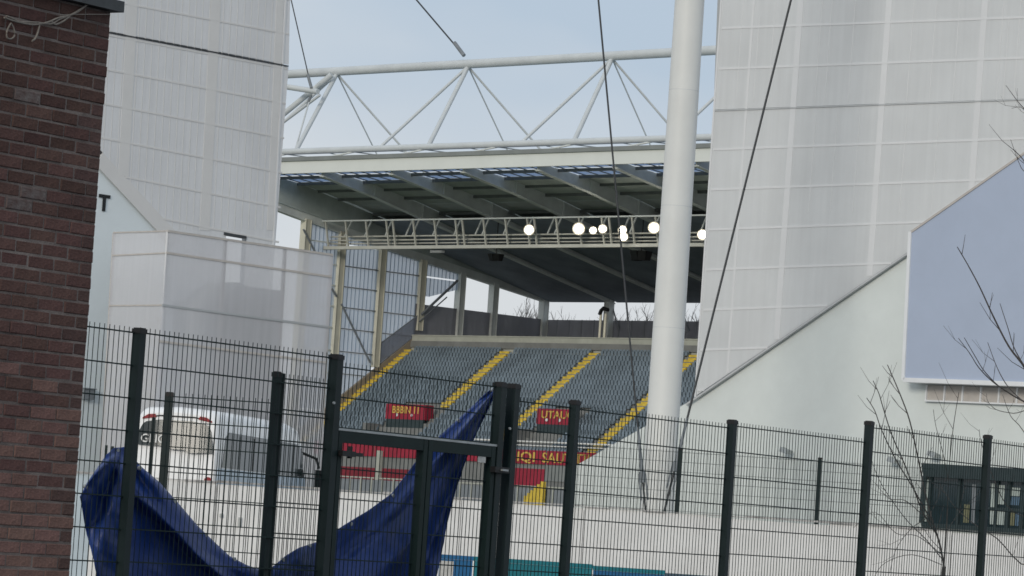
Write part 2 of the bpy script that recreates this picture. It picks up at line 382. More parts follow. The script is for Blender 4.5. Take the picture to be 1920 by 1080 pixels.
mb = MB(); pbox(mb, BR, T_BEG, T_END + 0.055, Z_TOP, Z_TOP + 0.062, -0.28, 0.05); mb.build('coping', M['lead'], bw)

# rope on the wall
def bpx(pts, off=0.025): return [BR.hit(x, y, off) for x, y in pts]
def smooth_path(pts, n=5):
    out = []
    for i in range(len(pts) - 1):
        p0 = pts[max(i - 1, 0)]; p1 = pts[i]; p2 = pts[i + 1]; p3 = pts[min(i + 2, len(pts) - 1)]
        for k in range(n):
            t = k / n
            out.append(0.5 * ((2 * p1) + (p2 - p0) * t + (2 * p0 - 5 * p1 + 4 * p2 - p3) * t * t + (3 * p1 - p0 - 3 * p2 + p3) * t ** 3))
    out.append(pts[-1]); return out
mb = MB()
for pts, r in (([(8, 33), (28, 40), (60, 46), (86, 43), (108, 34), (132, 28), (150, 18), (172, 2), (190, -12)], .006),
               ([(12, 30), (22, 34), (40, 41), (70, 42), (95, 45), (112, 36), (128, 30), (146, 22), (168, 4), (184, -14)], .0055),
               ([(20, 44), (13, 58), (13, 70), (20, 73), (27, 67), (26, 54), (20, 43)], .005),
               ([(74, 47), (71, 60), (66, 72), (60, 77)], .006), ([(84, 43), (96, 41), (104, 46), (118, 40), (130, 31)], .006),
               ([(112, 28), (150, 27), (206, 27)], .003)):
    mb.tube(smooth_path(bpx(pts)), r, 6)
tag(mb.build('rope', M['rope']), 'pale knotted rope with a loop strung along the top of the brick wall', 'rope')

# ================================================================== BOUNDARY FENCE, GATE
def wire_panel(mb, P, t0, t1, zb, zt, off=-0.02, pitch=0.05, r=0.0031, hh=0.2, flat=0.008, top=0.032):
    n = max(2, round((t1 - t0) / pitch))
    for i in range(n + 1):
        t = t0 + (t1 - t0) * i / n
        c = P.pt(t, 0, off); c.x += random.uniform(-.001, .001)
        pts = [(c + P.d * (r * cos(a)) + P.n * (r * sin(a))) for a in (0, pi / 2, pi, 3 * pi / 2)]
        i0 = len(mb.v)
        mb.v += [Vector((p.x, p.y, zb)) for p in pts] + [Vector((p.x, p.y, zt)) for p in pts]
        for q in range(4):
            mb.f.append((i0 + q, i0 + (q + 1) % 4, i0 + 4 + (q + 1) % 4, i0 + 4 + q)); mb.m.append(0); mb.smooth.append(False)
        mb.f.append((i0 + 4, i0 + 5, i0 + 6, i0 + 7)); mb.m.append(0); mb.smooth.append(False)
    z = zt - top
    while z > zb:
        for oo in (r + 0.003, -r - 0.003):
            pbox(mb, P, t0 - 0.01, t1 + 0.01, z - flat / 2, z + flat / 2, off + oo - 0.003, off + oo + 0.003)
        z -= hh
def fpost(parent, t, zt, P=FE, w=0.06, d=0.06, name='post', zb=0.0, m='post', cap=True):
    mb = MB(); pbox(mb, P, t - w / 2, t + w / 2, zb, zt - 0.02, -d / 2, d / 2)
    o = mb.build(name, M[m], parent)
    if cap:
        mb = MB(); e = 0.004; c = P.pt(t, 0)
        for za, zb2, k in ((zt - 0.035, zt - 0.006, e), ):
            pbox(mb, P, t - w / 2 - k, t + w / 2 + k, za, zb2, -d / 2 - k, d / 2 + k)
        pbox(mb, P, t - w / 2 + .004, t + w / 2 - .004, zt - 0.006, zt, -d / 2 + .004, d / 2 - .004)
        mb.build('post_cap', M['black'], o)
    return o
T = lambda x, y: FE.tz(x, y)[0]
TP = [T(262, 618), T(631, 669), T(938, 724) - 0.0, T(963, 724) + .01, T(1078, 757), T(1373, 795), T(1630, 795), T(1852, 822)]
fl = thing('mesh_fence', FE.pt(TP[0], 0), 'dark green welded mesh fence between the brick wall and the gate', 'fence', 'dark green mesh fences')
t_left = T(165, 600) - 0.35
mb = MB(); wire_panel(mb, FE, t_left, TP[0] - 0.03, 0.05, 2.615); mb.build('mesh_panel', M['wire'], fl)
mb = MB(); wire_panel(mb, FE, TP[0] + .035, TP[1] - 0.035, 0.05, 2.62); mb.build('mesh_panel', M['wire'], fl)
fpost(fl, TP[0], 2.615)
fr = thing('mesh_fence', FE.pt(TP[5], 0), 'long dark green welded mesh fence right of the gate, stepped up at its third bay', 'fence', 'dark green mesh fences')
for i, (a, b, zt) in enumerate(((TP[3], TP[4], 2.49), (TP[4], TP[5], 2.485), (TP[5], TP[6], 2.505), (TP[6], TP[7], 2.635), (TP[7], TP[7] + 2.45, 2.645))):
    mb = MB(); wire_panel(mb, FE, a + .035, b - .035, 0.05, zt); mb.build('mesh_panel', M['wire'], fr)
for t, zt in ((TP[4], 2.515), (TP[5], 2.52), (TP[6], 2.655), (TP[7], 2.675), (TP[7] + 2.45, 2.69)): fpost(fr, t, zt)

gt = thing('double_gate', FE.pt((TP[1] + TP[2]) / 2, 0), 'dark green double leaf gate with mesh panel above, blue tarpaulin behind it', 'gate')
def gpost(t, zt, w=.07, d=.07):
    o = fpost(gt, t, zt, w=w, d=d, name='gate_post'); return o
p1 = gpost(TP[1], 2.615); p2 = gpost(TP[2], 2.575); p3 = gpost(TP[3] - .005, 2.575)
for t, z in ((T(617, 755), FE.tz(617, 755)[1]), (T(947, 803), FE.tz(947, 803)[1])):
    mb = MB(); c = FE.pt(t, z, 0.034); mb.tube([c, c + FE.n * 0.012 - FE.d * .004], 0.009, 8); mb.build('bolt', M['galv'], p1 if t < -3 else p3)
mb = MB(); wire_panel(mb, FE, TP[1] + .045, TP[2] - .045, 2.135, 2.57, pitch=.05); mb.build('mesh_panel', M['wire'], gt)
tm = T(797, 830)
GZ = 2.115
def leaf(ta, tb, side):
    mb = MB(); sw = 0.05
    for t in (ta + sw / 2, tb - sw / 2): pbox(mb, FE, t - sw / 2, t + sw / 2, 0.06, GZ, -0.03, 0.03)
    o = mb.build('gate_leaf', M['fence'], gt)
    zt0, zt1 = GZ - .075, GZ + .002
    mb = MB(); pbox(mb, FE, ta + sw, tb - sw, zt0, zt1, -0.028, 0.028); mb.build('rail', M['fence'], o)
    mb = MB(); pbox(mb, FE, ta + sw, tb - sw, 0.08, 0.14, -0.028, 0.028); mb.build('rail', M['fence'], o)
    mb = MB(); wire_panel(mb, FE, ta + sw + .02, tb - sw - .02, 0.14, zt0, off=-0.012, pitch=0.05 if side < 0 else .05, top=0.17, r=0.0034); mb.build('mesh_infill', M['wire'], o)
    return o
lf = leaf(TP[1] + .05, tm - .006, -1); rf = leaf(tm + .006, TP[2] - .05, 1)
mb = MB(); pbox(mb, FE, TP[1] + .03, TP[2] - .03, GZ + .003, GZ + .018, -0.03, 0.03); mb.build('threshold_strip', M['galv'], gt)
def latch(x, y):
    t, z = FE.tz(x, y, .05); mb = MB()
    pbox(mb, FE, t - .11, t + .05, z - .018, z + .018, .036, .07); pbox(mb, FE, t + .052, t + .15, z - .012, z + .012, .04, .06)
    c = FE.pt(t, z + .02, .055); mb.tube([c - Z * .05, c + Z * .03], .016, 8)
    mb.build('hinge', M['black'], gt)
latch(655, 851)
t, z = FE.tz(936, 881, .05); mb = MB(); pbox(mb, FE, t - .1, t + .09, z - .02, z + .02, .037, .08); mb.build('latch', M['black'], gt)
mb = MB(); pbox(mb, FE, t - .03, t + .045, z - .007, z + .006, .081, .1); mb.build('latch_bolt', M['galv'], gt)
t, z = FE.tz(905, 862, .03); mb = MB(); pbox(mb, FE, t - .05, t + .05, z - .02, z + .022, .02, .024); mb.build('label_plate', M['label'], gt)

# ---- tarpaulin hung behind fence and gate
top = [(150, 930), (163, 905), (180, 880), (200, 852), (215, 840), (236, 838), (262, 872), (300, 905), (336, 945), (370, 985), (400, 1014), (430, 1042), (462, 1059), (492, 1069), (512, 1062), (535, 1042), (560, 1027), (600, 1014), (645, 985), (690, 958), (735, 925), (768, 882), (800, 840), (840, 803), (880, 766), (920, 730), (930, 728)]
bot = [(151, 934), (155, 955), (159, 980), (165, 1010), (176, 1050), (186, 1100), (230, 1120), (280, 1130), (330, 1140), (370, 1150), (410, 1150), (450, 1150), (480, 1150), (510, 1150), (545, 1150), (580, 1150), (620, 1150), (660, 1150), (700, 1150), (740, 1140), (780, 1130), (812, 1110), (826, 1050), (838, 985), (856, 915), (885, 830), (932, 731)]
mb = MB(); NV = 44; NU = (len(top) - 1) * 4
rows = []
for iu in range(NU + 1):
    u = iu / 4; i = min(int(u), len(top) - 2); fu = u - i
    tx = top[i][0] + (top[i + 1][0] - top[i][0]) * fu; ty = top[i][1] + (top[i + 1][1] - top[i][1]) * fu
    bx = bot[i][0] + (bot[i + 1][0] - bot[i][0]) * fu; by = bot[i][1] + (bot[i + 1][1] - bot[i][1]) * fu
    rr = []
    for iv in range(NV + 1):
        v = iv / NV; x = tx + (bx - tx) * v; y = ty + (by - ty) * v
        # folds fan out from the two corners it hangs by
        a1 = math.atan2(y - 838, x - 232); d1 = hypot(x - 232, y - 838)
        a2 = math.atan2(y - 725, 932 - x); d2 = hypot(x - 932, y - 725)
        w1 = max(0, 1 - max(0, x - 330) / 260)
        w2 = max(0, 1 - max(0, 720 - x) / 240)
        fold = w1 * (0.055 * sin(a1 * 8.5 + 0.6) + .018 * sin(a1 * 21 + 1)) * min(1, d1 / 70) + w2 * (0.05 * sin(a2 * 15 + .4) + .02 * sin(a2 * 37)) * min(1, d2 / 60)
        fold += 0.045 * math.exp(-(((x - 360) - (y - 950) * 0.85) / 34) ** 2) - 0.07 * math.exp(-(((x - 318) - (y - 950) * 0.85) / 26) ** 2)
        fold += 0.012 * sin(x * .045 + y * .03) + 0.008 * sin(x * .11 - y * .07) + 0.003 * sin(x * .19 + y * .23 + 2 * sin(y * .03)) + .002 * sin(y * .31 - x * .12)
        dd_ = y - ty
        wl = min(1, max(0, (x - 245) / 30)) * min(1, max(0, (480 - x) / 60))
        fold += wl * (0.13 * dd_ / 58 if dd_ < 58 else 0.13 * max(0, 1 - (dd_ - 58) / 16))
        wr = min(1, max(0, (x - 600) / 60)) * min(1, max(0, (850 - x) / 60))
        fold += wr * (-0.09 * dd_ / 46 if dd_ < 46 else (-0.09 + 0.15 * (dd_ - 46) / 60 if dd_ < 106 else 0.06 * max(0, 1 - (dd_ - 106) / 50)))
        roll = 0.05 * math.exp(-v * 9)
        rr.append(FE.hit(x, y, -0.17 + fold - roll * 0.8))
    rows.append(rr)
i0 = 0
for rr in rows: mb.v += rr
for iu in range(NU):
    for iv in range(NV):
        a = iu * (NV + 1) + iv; mb.f.append((a, a + 1, a + NV + 2, a + NV + 1)); mb.m.append(0); mb.smooth.append(True)
tp = mb.build('tarpaulin', M['tarp'])
so = tp.modifiers.new('thickness', 'SOLIDIFY'); so.thickness = 0.004
for iu in range(3, NU - 2, 7):
    c = tp.data.vertices[iu * (NV + 1) + 1].co.copy(); me_c = WL[tp] + c
    mb = MB(); mb.tube([me_c - FE.n * .006, me_c + FE.n * .01], .014, 8); mb.build('eyelet', M['galv'], tp)
tag(tp, 'torn navy blue tarpaulin sagging between fence post and gate', 'tarpaulin')

# ---- inner fence behind
IF = Plane(318, 236, 1e7)
inf = thing('mesh_fence', IF.pt(IF.tz(318, 740)[0], 0), 'inner green mesh fence with two slim posts in front of the coach', 'fence', 'dark green mesh fences')
ta = IF.tz(318, 740)[0]; tb = IF.tz(515, 750)[0]
fpost(inf, ta, IF.tz(318, 735)[1], P=IF)
mb = MB(); wire_panel(mb, IF, ta + .03, tb, 0.05, IF.tz(400, 741)[1], off=0, r=.0032); mb.build('mesh_panel', M['wire'], inf)
I2 = Plane(520, 290, 5340)
t2 = I2.tz(520, 697)[0]; fpost(inf, t2, I2.tz(524, 697)[1], P=I2, w=.045, d=.045)
t3 = I2.tz(622, 720)[0]
mb = MB(); wire_panel(mb, I2, t2 + .09, t3, 0.05, I2.tz(560, 704)[1], off=0, r=.0032); mb.build('mesh_panel', M['wire'], inf)
fpost(inf, t2 + .07, I2.tz(537, 695)[1], P=I2, w=.012, d=.02, cap=False, name='brace_bar')
fpost(inf, IF.tz(289, 778)[0], IF.tz(289, 778)[1], P=IF, w=.03, d=.02, cap=False, name='stake')
fpost(inf, IF.tz(200, 830)[0], IF.tz(200, 830)[1], P=IF, w=.02, d=.02, cap=False, name='stake')
fpost(inf, IF.tz(212, 830)[0], IF.tz(212, 832)[1], P=IF, w=.02, d=.02, cap=False, name='stake')

# ================================================================== WHITE BOUNDARY WALL and fence behind it
ww = thing('boundary_wall', WW.pt(0, 0), 'long white boundary wall of wide boards standing behind the mesh fence', 'wall')
zw = WW.tz(960, 1005 - 66)[1]
t = WW.tz(-60, 900)[0]; k = 0
tl = WW.tz(176, 900)[0]
edges = [tl - 2.4, tl]
while edges[-1] < WW.tz(2050, 1000)[0]: edges.append(edges[-1] + 2.4)
for i in range(len(edges) - 1):
    mb = MB(); dz = random.uniform(-.02, .02)
    pbox(mb, WW, edges[i] + .006, edges[i + 1] - .006, 0, zw - .05 + dz, -.06, random.uniform(-.008, .008))
    mb.build('hoarding_board', M['pale_blue'] if i == 0 else M['white_wall'], ww)
    if i == 0: ww.children[-1]['label'] = 'pale blue board at the left end'
mb = MB()
for i in range(len(edges) - 1):
    x = edges[i]
    while x < edges[i + 1] - .05:
        l = random.uniform(.35, .9); l = min(l, edges[i + 1] - x); pbox(mb, WW, x, x + l, zw - .028 + random.uniform(-.012, .012), zw + random.uniform(-.012, .022), -.1, .03); x += l
mb.build('wall_cap', M['cap'], ww)
mb = MB(); pbox(mb, WW, edges[0], edges[-1], 0, zw - .09, -.12, -.065); mb.build('backing_rail', M['cap'], ww)
# latch fittings on the boards
for x, y, h in ((450, 972, .16), (415, 965, .05), (830, 990, .05)):
    t_, z_ = WW.tz(x, y); mb = MB(); pbox(mb, WW, t_ - .03, t_ + .03, z_ - h, z_ + .02, .012, .04); mb.build('latch_plate', M['galv'], ww)
W2 = Plane(1400, 92, 1e7)
wf = thing('mesh_fence', W2.pt(W2.tz(1400, 960)[0], YARD), 'thin far mesh fence with two short posts on top of the white wall', 'fence', 'dark green mesh fences')
zt2 = W2.tz(1272, 842)[1]
for x in (1272, 1535): fpost(wf, W2.tz(x, 900)[0], zt2 + .02, P=W2, w=.075, d=.05, zb=YARD)
for a, b in ((1062, 1272), (1272, 1535), (1535, 1752)):
    mb = MB(); wire_panel(mb, W2, W2.tz(a, 900)[0] + .04, W2.tz(b, 900)[0] - .04, YARD + .05, zt2 - .03, off=0, r=.0028, flat=.007); mb.build('mesh_panel', M['wire'], wf)

# blue site barriers in front of the wall
BB = Plane(1100, 118, 1e7)
zb_ = BB.tz(1100, hy(1100) + 43)[1]
bt0 = BB.tz(822, 1060)[0]; i = 0
for ln, mk, lab in ((0.55, 'blue', 'short blue barrier with white board in front of the white wall, behind the gate'), (1.9, 'teal', 'teal plastic barrier seen right of the gate post'), (1.15, 'blue', 'bright blue plastic barrier right of the teal one'), (1.3, 'slate', 'dull slate blue barrier at the right end of the row')):
    o = thing('site_barrier', BB.pt(bt0 + ln / 2, 0), lab, 'barrier', 'blue barriers in front of the white wall')
    zt_ = zb_ + (0.0, .0, -.02, -.06)[i]
    mb = MB(); pbox(mb, BB, bt0 + .01, bt0 + ln - .01, .1, zt_ - .07, -.06, .06); mb.build('barrier_panel', M[mk], o)
    mb = MB(); pbox(mb, BB, bt0, bt0 + ln, zt_ - .068, zt_, -.075, .075); mb.build('top_rail', M['slate' if i == 3 else ('blue', 'teal', 'teal')[i]], o)
    for tt in (bt0 + .15, bt0 + ln - .15):
        mb = MB(); pbox(mb, BB, tt - .05, tt + .05, 0, .098, -.25, .25); mb.build('foot', M['black'], o)
    if i == 0:
        mb = MB(); pbox(mb, BB, bt0 + .02, bt0 + .24, .55, zt_ - .1, .063, .075); mb.build('notice_board', M['label'], o)
    bt0 += ln; i += 1

# ================================================================== COACH
CZ = 109.0
cdir = hdir(2250); cx = Vector((cdir.y, -cdir.x, 0))
rr_ = CAM + ray(400, hy(400)) * CZ; rr_.z = YARD
CO = rr_ - cx * 1.25
co = thing('coach', CO, 'white touring coach seen from its rear, dark rear window, parked behind the fence', 'coach')
def cp(x, y, z): return CO + cx * x + cdir * y + Z * z
def csec(y, hw, zt, rr2=0.34, inset=0.0):
    pts = [(-hw, .35), (-hw, zt - rr2 - .5)]
    for k in range(6):
        a = pi - (pi / 2) * k / 5; pts.append((-hw + .05 + rr2 + rr2 * cos(a), zt - rr2 + rr2 * sin(a)))
    pts += [(0, zt + .05)]
    for k in range(6):
        a = pi / 2 - (pi / 2) * k / 5; pts.append((hw - .05 - rr2 + rr2 * cos(a), zt - rr2 + rr2 * sin(a)))
    pts += [(hw, zt - rr2 - .5), (hw, .35)]
    return [cp(x, y, z) for x, z in pts]
mb = MB(); st = [(0.0, 1.16, 3.42), (.08, 1.22, 3.52), (.35, 1.25, 3.6), (3, 1.25, 3.62), (9.0, 1.25, 3.6), (10.1, 1.25, 3.5), (10.7, 1.24, 2.95), (11.2, 1.22, 2.2), (11.45, 1.18, 1.3)]
secs = [csec(*s_) for s_ in st]; n = len(secs[0])
for s_ in secs: mb.v += s_
for j in range(len(secs) - 1):
    for q in range(n):
        a = j * n + q; b = j * n + (q + 1) % n
        mb.f.append((a, b, b + n, a + n)); mb.m.append(0); mb.smooth.append(q != n - 1)
mb.face([v.copy() for v in secs[0]]); mb.face([v.copy() for v in secs[-1]][::-1])
body = mb.build('body', M['coach'], co)
# rear window: wide dark glass wrapping towards the corners
mb = MB(); up_ = [(-1.1, 2.5), (-1.1, 2.9), (-.98, 3.16), (-.5, 3.25), (.5, 3.25), (.95, 3.15), (1.08, 2.85), (1.12, 2.38), (.45, 2.34), (.3, 2.42), (-.1, 2.42), (-.35, 2.5)]
wy = lambda x, z: -.15 + .12 * (z - 2.35) / .9 + .05 * (x / 1.1) ** 2
def span(x):
    zs = []
    for i in range(len(up_)):
        p, q = up_[i], up_[(i + 1) % len(up_)]
        if (p[0] - x) * (q[0] - x) <= 0 and p[0] != q[0]: zs.append(p[1] + (q[1] - p[1]) * (x - p[0]) / (q[0] - p[0]))
    return min(zs), max(zs)
cols_ = []
for i in range(25):
    x = -1.095 + 2.21 * i / 24
    z0_, z1_ = span(x); cols_.append([(x, z0_ + (z1_ - z0_) * j / 6) for j in range(7)])
for c_ in cols_: mb.v += [cp(x, wy(x, z), z) for x, z in c_]
for i in range(24):
    for j in range(6):
        a = i * 7 + j; mb.f.append((a, a + 1, a + 8, a + 7)); mb.m.append(0); mb.smooth.append(True)
ring = [c_[0] for c_ in cols_] + [c_[-1] for c_ in cols_[::-1]]
for i in range(len(ring)):
    p, q = ring[i], ring[(i + 1) % len(ring)]
    mb.face([cp(p[0], wy(*p), p[1]), cp(q[0], wy(*q), q[1]), cp(q[0], .05, q[1]), cp(p[0], .05, p[1])])
rw = mb.build('rear_window', M['coach_rear'], co)
text('window_lettering', 'GLIO', .34, cp(-.62, -.135, 2.68), cx, Z + cdir * .13, M['text_w'], rw, ext=.006)
mb = MB(); mb.prism([cp(x, -.02, z) for x, z in ((-1.0, 3.3), (-.5, 3.38), (.5, 3.38), (1.0, 3.3), (1.0, 3.27), (.5, 3.34), (-.5, 3.34), (-1.0, 3.27))], cdir * .05); mb.build('roof_trim', M['black'], co)
for s_ in (-1, 1):
    mb = MB(); mb.prism([cp(s_ * x, -.04, z) for x, z in ((.62, 3.31), (.66, 3.4), (.86, 3.38), (1.02, 3.28), (1.02, 3.24))], cdir * .08); mb.build('marker_light', M['tail'], co)
    mb = MB(); c = cp(s_ * 1.02, -.03, 1.58); mb.tube([c, c + cdir * .05], .12, 12); mb.build('tail_lamp', M['tail'], co)
mb = MB(); mb.prism([cp(-1.1, -.05, z) for z in (.4, .9)] + [cp(1.1, -.05, z) for z in (.9, .4)], cdir * .09); mb.build('bumper', M['gutter'], co)
for side in (1, -1):
    mb = MB()
    mb.prism([cp(side * 1.262, y, z) for y, z in ((.55, 2.0), (.75, 2.85), (1.2, 3.02), (9.5, 2.98), (10.15, 2.86), (10.75, 2.0))], cx * (-side * .02))
    sw_ = mb.build('side_window', M['coach_glass'], co)
    for y in (2.4, 4.1, 5.8, 7.5, 9.2):
        mb = MB(); mb.hexa([cp(side * 1.263, y - .04, 2.0), cp(side * 1.263, y + .04, 2.0), cp(side * 1.272, y + .04, 2.0), cp(side * 1.272, y - .04, 2.0), cp(side * 1.263, y - .04, 2.95), cp(side * 1.263, y + .04, 2.95), cp(side * 1.272, y + .04, 2.95), cp(side * 1.272, y - .04, 2.95)])
        mb.build('window_pillar', M['black'], sw_)
    mb = MB(); mb.prism([cp(side * 1.262, y, z) for y, z in ((.1, .4), (.1, 1.96), (10.9, 1.96), (11.2, .4))], cx * (-side * .02)); mb.build('lower_side', M['coach_side'], co)
    for y in (2.2, 9.0):
        mb = MB(); c = cp(side * 1.02, y, .48); mb.tube([c, c + cx * (side * .26)], .48, 18); wh = mb.build('wheel', M['black'], co)
        mb = MB(); c = cp(side * 1.285, y, .48); mb.tube([c, c + cx * (side * .012)], .27, 14); mb.build('rim', M['galv'], wh)
    mb = MB(); mb.tube([cp(side * 1.1, 11.0, 2.75), cp(side * 1.45, 11.5, 2.6), cp(side * 1.55, 11.5, 2.3)], .045, 6); c = cp(side * 1.58, 11.5, 1.95); mb.box(c, cx * .13, cdir * .07, Z * .3); mb.build('wing_mirror', M['black'], co)

# ================================================================== LEFT TOWER
lw = thing('stadium_tower', LT.pt(0, YARD), 'pale mesh clad stadium corner tower behind the brick wall, white panel with black letter', 'building')
XL = -40
ppix = lambda pix, off=0: [LT.hit(x, y, off) for x, y in pix]
# backing walls (with the opening left clear)
mb = MB()
for poly in ([(XL, -260), (550, -260), (515, 436), (XL, 436)],
             [(XL, 436.5), (424, 436.5), (414, 640), (XL, 640)], [(463, 436.5), (514.5, 436.5), (508, 560), (457, 560)], ):
    ppoly(mb, LT, poly, -1.0, .25)
mb.build('inner_wall', M['back'], lw)
mb = MB(); ppoly(mb, LT, [(XL, 640.5), (414, 640.5), (414, 560.5), (508, 560.5), (500, 1000), (XL, 1000)], -1.0, .25); mb.build('lower_wall', M['render_left'], lw)
# pale rendered wall under the diagonal
mb = MB(); ppoly(mb, LT, [(XL, 48), (187, 283), (322, 433), (322, 1010), (XL, 1010)], -.06, .4); mb.build('rendered_wall', M['render_left'], lw)
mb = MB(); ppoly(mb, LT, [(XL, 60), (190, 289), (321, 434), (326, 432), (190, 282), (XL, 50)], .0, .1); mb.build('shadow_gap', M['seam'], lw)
# frame behind the mesh
def member(P, p, q, w_, off, m, parent, name, dep=.12):
    mb = MB(); a = P.hit(*p, off); b = P.hit(*q, off); d = b - a; side = P.n.cross(d).normalized() * (w_ / 2)
    mb.prism([a - side, a + side, b + side, b - side], P.n * -dep); return mb.build(name, M[m], parent)
for xt, xb in ((262, 232), (418, 384), (536, 508)):
    member(LT, (xt, -260 if True else 0), (xb, 432 if xb > 300 else 330), .45 if xb < 500 else .34, .032, 'member_dull', lw, 'frame_post', .05)
for dy in (-203, -138, -73, -8, 57, 122, 187, 252, 317):
    xs = 120
    while xs < 400 and 58 + dy + (xs - 120) * .1885 > 278 + (xs - 187) * 1.111: xs += 2
    member(LT, (xs, 58 + dy + (xs - 120) * .1885), (539 - dy * .05, 137 + dy), .06, .036, 'member_dull', lw, 'frame_rail', .05)
for x in range(180, 500, 13):
    if 226 < x < 244 or 380 < x < 400: continue
    ytop = 300 + (x - 200) * 1.1 if x < 320 else 430
    member(LT, (x + 32, -260), (x, min(ytop, 430)), .022, .028, 'member_dull', lw, 'mesh_batten', .04)
member(LT, (186, 297), (330, 452), .5, .03, 'member_dull', lw, 'raking_post', .05)
# two mesh sheets, a dark seam between them
mb = MB(); ppoly(mb, LT, [(XL, -260), (549, -260), (541.5, 121.5), (210, 59.5), (XL, 12.7)], .02, .012); mb.build('mesh_sheet', M['mesh_l'], lw)
mb = MB(); ppoly(mb, LT, [(XL, 16), (210, 63.5), (541, 126), (508, 565), (457, 565), (463, 440), (424, 434), (416, 565), (318, 565), (322, 434), (190, 283), (XL, 50)], .02, .012); mb.build('mesh_sheet', M['mesh_l'], lw)
member(LT, (XL, 14.5), (541.5, 124), .04, .06, 'seam', lw, 'sheet_seam', .1)
# edge trim, opening frame
member(LT, (549.5, -260), (508.5, 560), .07, .045, 'member_white', lw, 'edge_trim', .3)
member(LT, (421, 438), (462, 445), .09, .06, 'seam', lw, 'opening_lintel', .2)
mb = MB()
sx_, sz_ = LT.tz(197, 381)
tl_, tr_ = LT.tz(187, 370)[0], LT.tz(208, 370)[0]; zt_ = LT.tz(198, 365)[1]; zb_ = LT.tz(196, 396)[1]
pbox(mb, LT, tl_, tr_, zt_ - .11, zt_, -.055, -.02); pbox(mb, LT, (tl_ + tr_) / 2 - .06, (tl_ + tr_) / 2 + .06, zb_, zt_ - .111, -.055, -.02)
mb.build('letter_t', M['letter'], lw)
mb = MB(); t_, z_ = LT.tz(164, 739); pbox(mb, LT, t_ - .22, t_ + .24, z_ - .17, z_ + .17, -.05, .1); pbox(mb, LT, t_ - .25, t_ + .28, z_ + .171, z_ + .2, -.05, .14)
tag(mb.build('wall_lamp', M['girt']), 'grey box lamp on the pale wall beside the brick wall edge', 'wall lamp', 'lamps fixed to pale walls')

# screened stair box in front of the tower
SR = Plane(315, 58.3, 8100); SL = Plane(315, 58.3, -6300)
ss = thing('screened_stair', SR.pt(0, YARD), 'mesh screened outside stair box at the foot of the left tower', 'stair tower')
zlow = 1060
mb = MB(); ppoly(mb, SR, [(315.5, 433), (625, 478), (607, 760), (604, zlow), (283, zlow - 20), (290, 760)], 0, .012); mb.build('mesh_screen', M['mesh_s'], ss)
mb = MB(); ppoly(mb, SL, [(212, 436), (314.5, 433), (282, zlow - 20), (180, zlow - 20)], 0, .012); mb.build('mesh_screen', M['mesh_s'], ss)
for p, q in (((315, 433), (625, 478)), ((313, 474), (622, 519)), ((305, 572), (616, 613)), ((300, 640), (612, 680))):
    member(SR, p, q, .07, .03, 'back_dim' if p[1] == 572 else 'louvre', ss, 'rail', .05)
for p, q in (((212, 436), (315, 433)), ((210, 479), (313, 474)), ((204, 573), (305, 572))):
    member(SL, p, q, .045, .03, 'louvre', ss, 'rail', .05)
for xt, yt, xb in ((316.5, 434, 285), (536, 466, 504), (424, 450, 392), (623, 478, 592)):
    member(SR, (xt, yt), (xb, zlow - 30), .10 if xt != 316.5 else .06, -.02, 'louvre' if xt != 316.5 else 'member_white', ss, 'post', .09)
member(SL, (212, 437), (180, zlow - 30), .06, -.02, 'louvre', ss, 'post', .09)
# stair flight and landing behind the mesh
mb = MB(); 
for i in range(8):
    t0_, z1_ = SR.tz(372 + i * 8, 575 - i * 6.5, -1.0); t1_ = SR.tz(380 + i * 8, 575, -1.0)[0]
    pbox(mb, SR, t0_, t1_, YARD, z1_, -2.2, -.5)
t0_ = SR.tz(436, 530, -1)[0]; t1_, z1_ = SR.tz(510, 545, -1.0)
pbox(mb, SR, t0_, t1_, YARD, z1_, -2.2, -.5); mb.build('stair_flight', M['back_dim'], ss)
mb = MB(); t_, z_ = SR.tz(404, 555, -.4); mb.box(SR.pt(t_, z_, -.35), SR.d * .09, SR.n * .05, Z * .04); mb.build('bulkhead_light', M['text_w'], ss)

# ================================================================== RIGHT STAND END
rw_ = thing('stand_end', RT.pt(0, YARD), 'pale end wall of the right stand, mesh clad above a diagonal edge', 'building')
XR = 2140
sl = lambda x: 757 - (x - 1285) * (757 - 470) / (1705 - 1285)
mb = MB(); ppoly(mb, RT, [(1079, 873), (1285, 757), (1500, sl(1500)), (1705, 470), (XR, sl(XR)), (XR, 1150), (1060, 1010)], -.15, .45); mb.build('rendered_wall', M['render'], rw_)
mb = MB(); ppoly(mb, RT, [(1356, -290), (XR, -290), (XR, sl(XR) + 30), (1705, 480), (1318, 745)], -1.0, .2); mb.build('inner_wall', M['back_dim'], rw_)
def seam_y(x): return 207 - (x - 1340) * 20 / 560
mb = MB(); ppoly(mb, RT, [(1372, -290), (XR, -290), (XR, seam_y(XR) - 1.6), (1339.5, seam_y(1340) - 1.6)], .02, .012); mb.build('mesh_sheet', M['mesh_r'], rw_)
mb = MB(); ppoly(mb, RT, [(1339, seam_y(1339) + 1.6), (XR, seam_y(XR) + 1.6), (XR, sl(XR)), (1705, 470), (1306, 741)], .02, .012); mb.build('mesh_sheet', M['mesh_r'], rw_)
member(RT, (1339.5, seam_y(1339)), (XR, seam_y(XR)), .04, .055, 'seam_pale', rw_, 'sheet_seam', .1)
member(RT, (1371, -290), (1303, 744), .07, .045, 'member_white', rw_, 'edge_trim', .9)
member(RT, (1286, 758.5), (1705, 472), .065, .03, 'seam_pale', rw_, 'shadow_gap', .1)
for xm in (1398, 1486, 1652, 1832, 2010):
    w_ = .10 if xm == 1398 else .24
    xb = xm - (sl(xm) - 200) * .072
    member(RT, (xm + 36, -290), (xb, sl(xb) - 4), w_, .032, 'member_white', rw_, 'frame_post', .05)
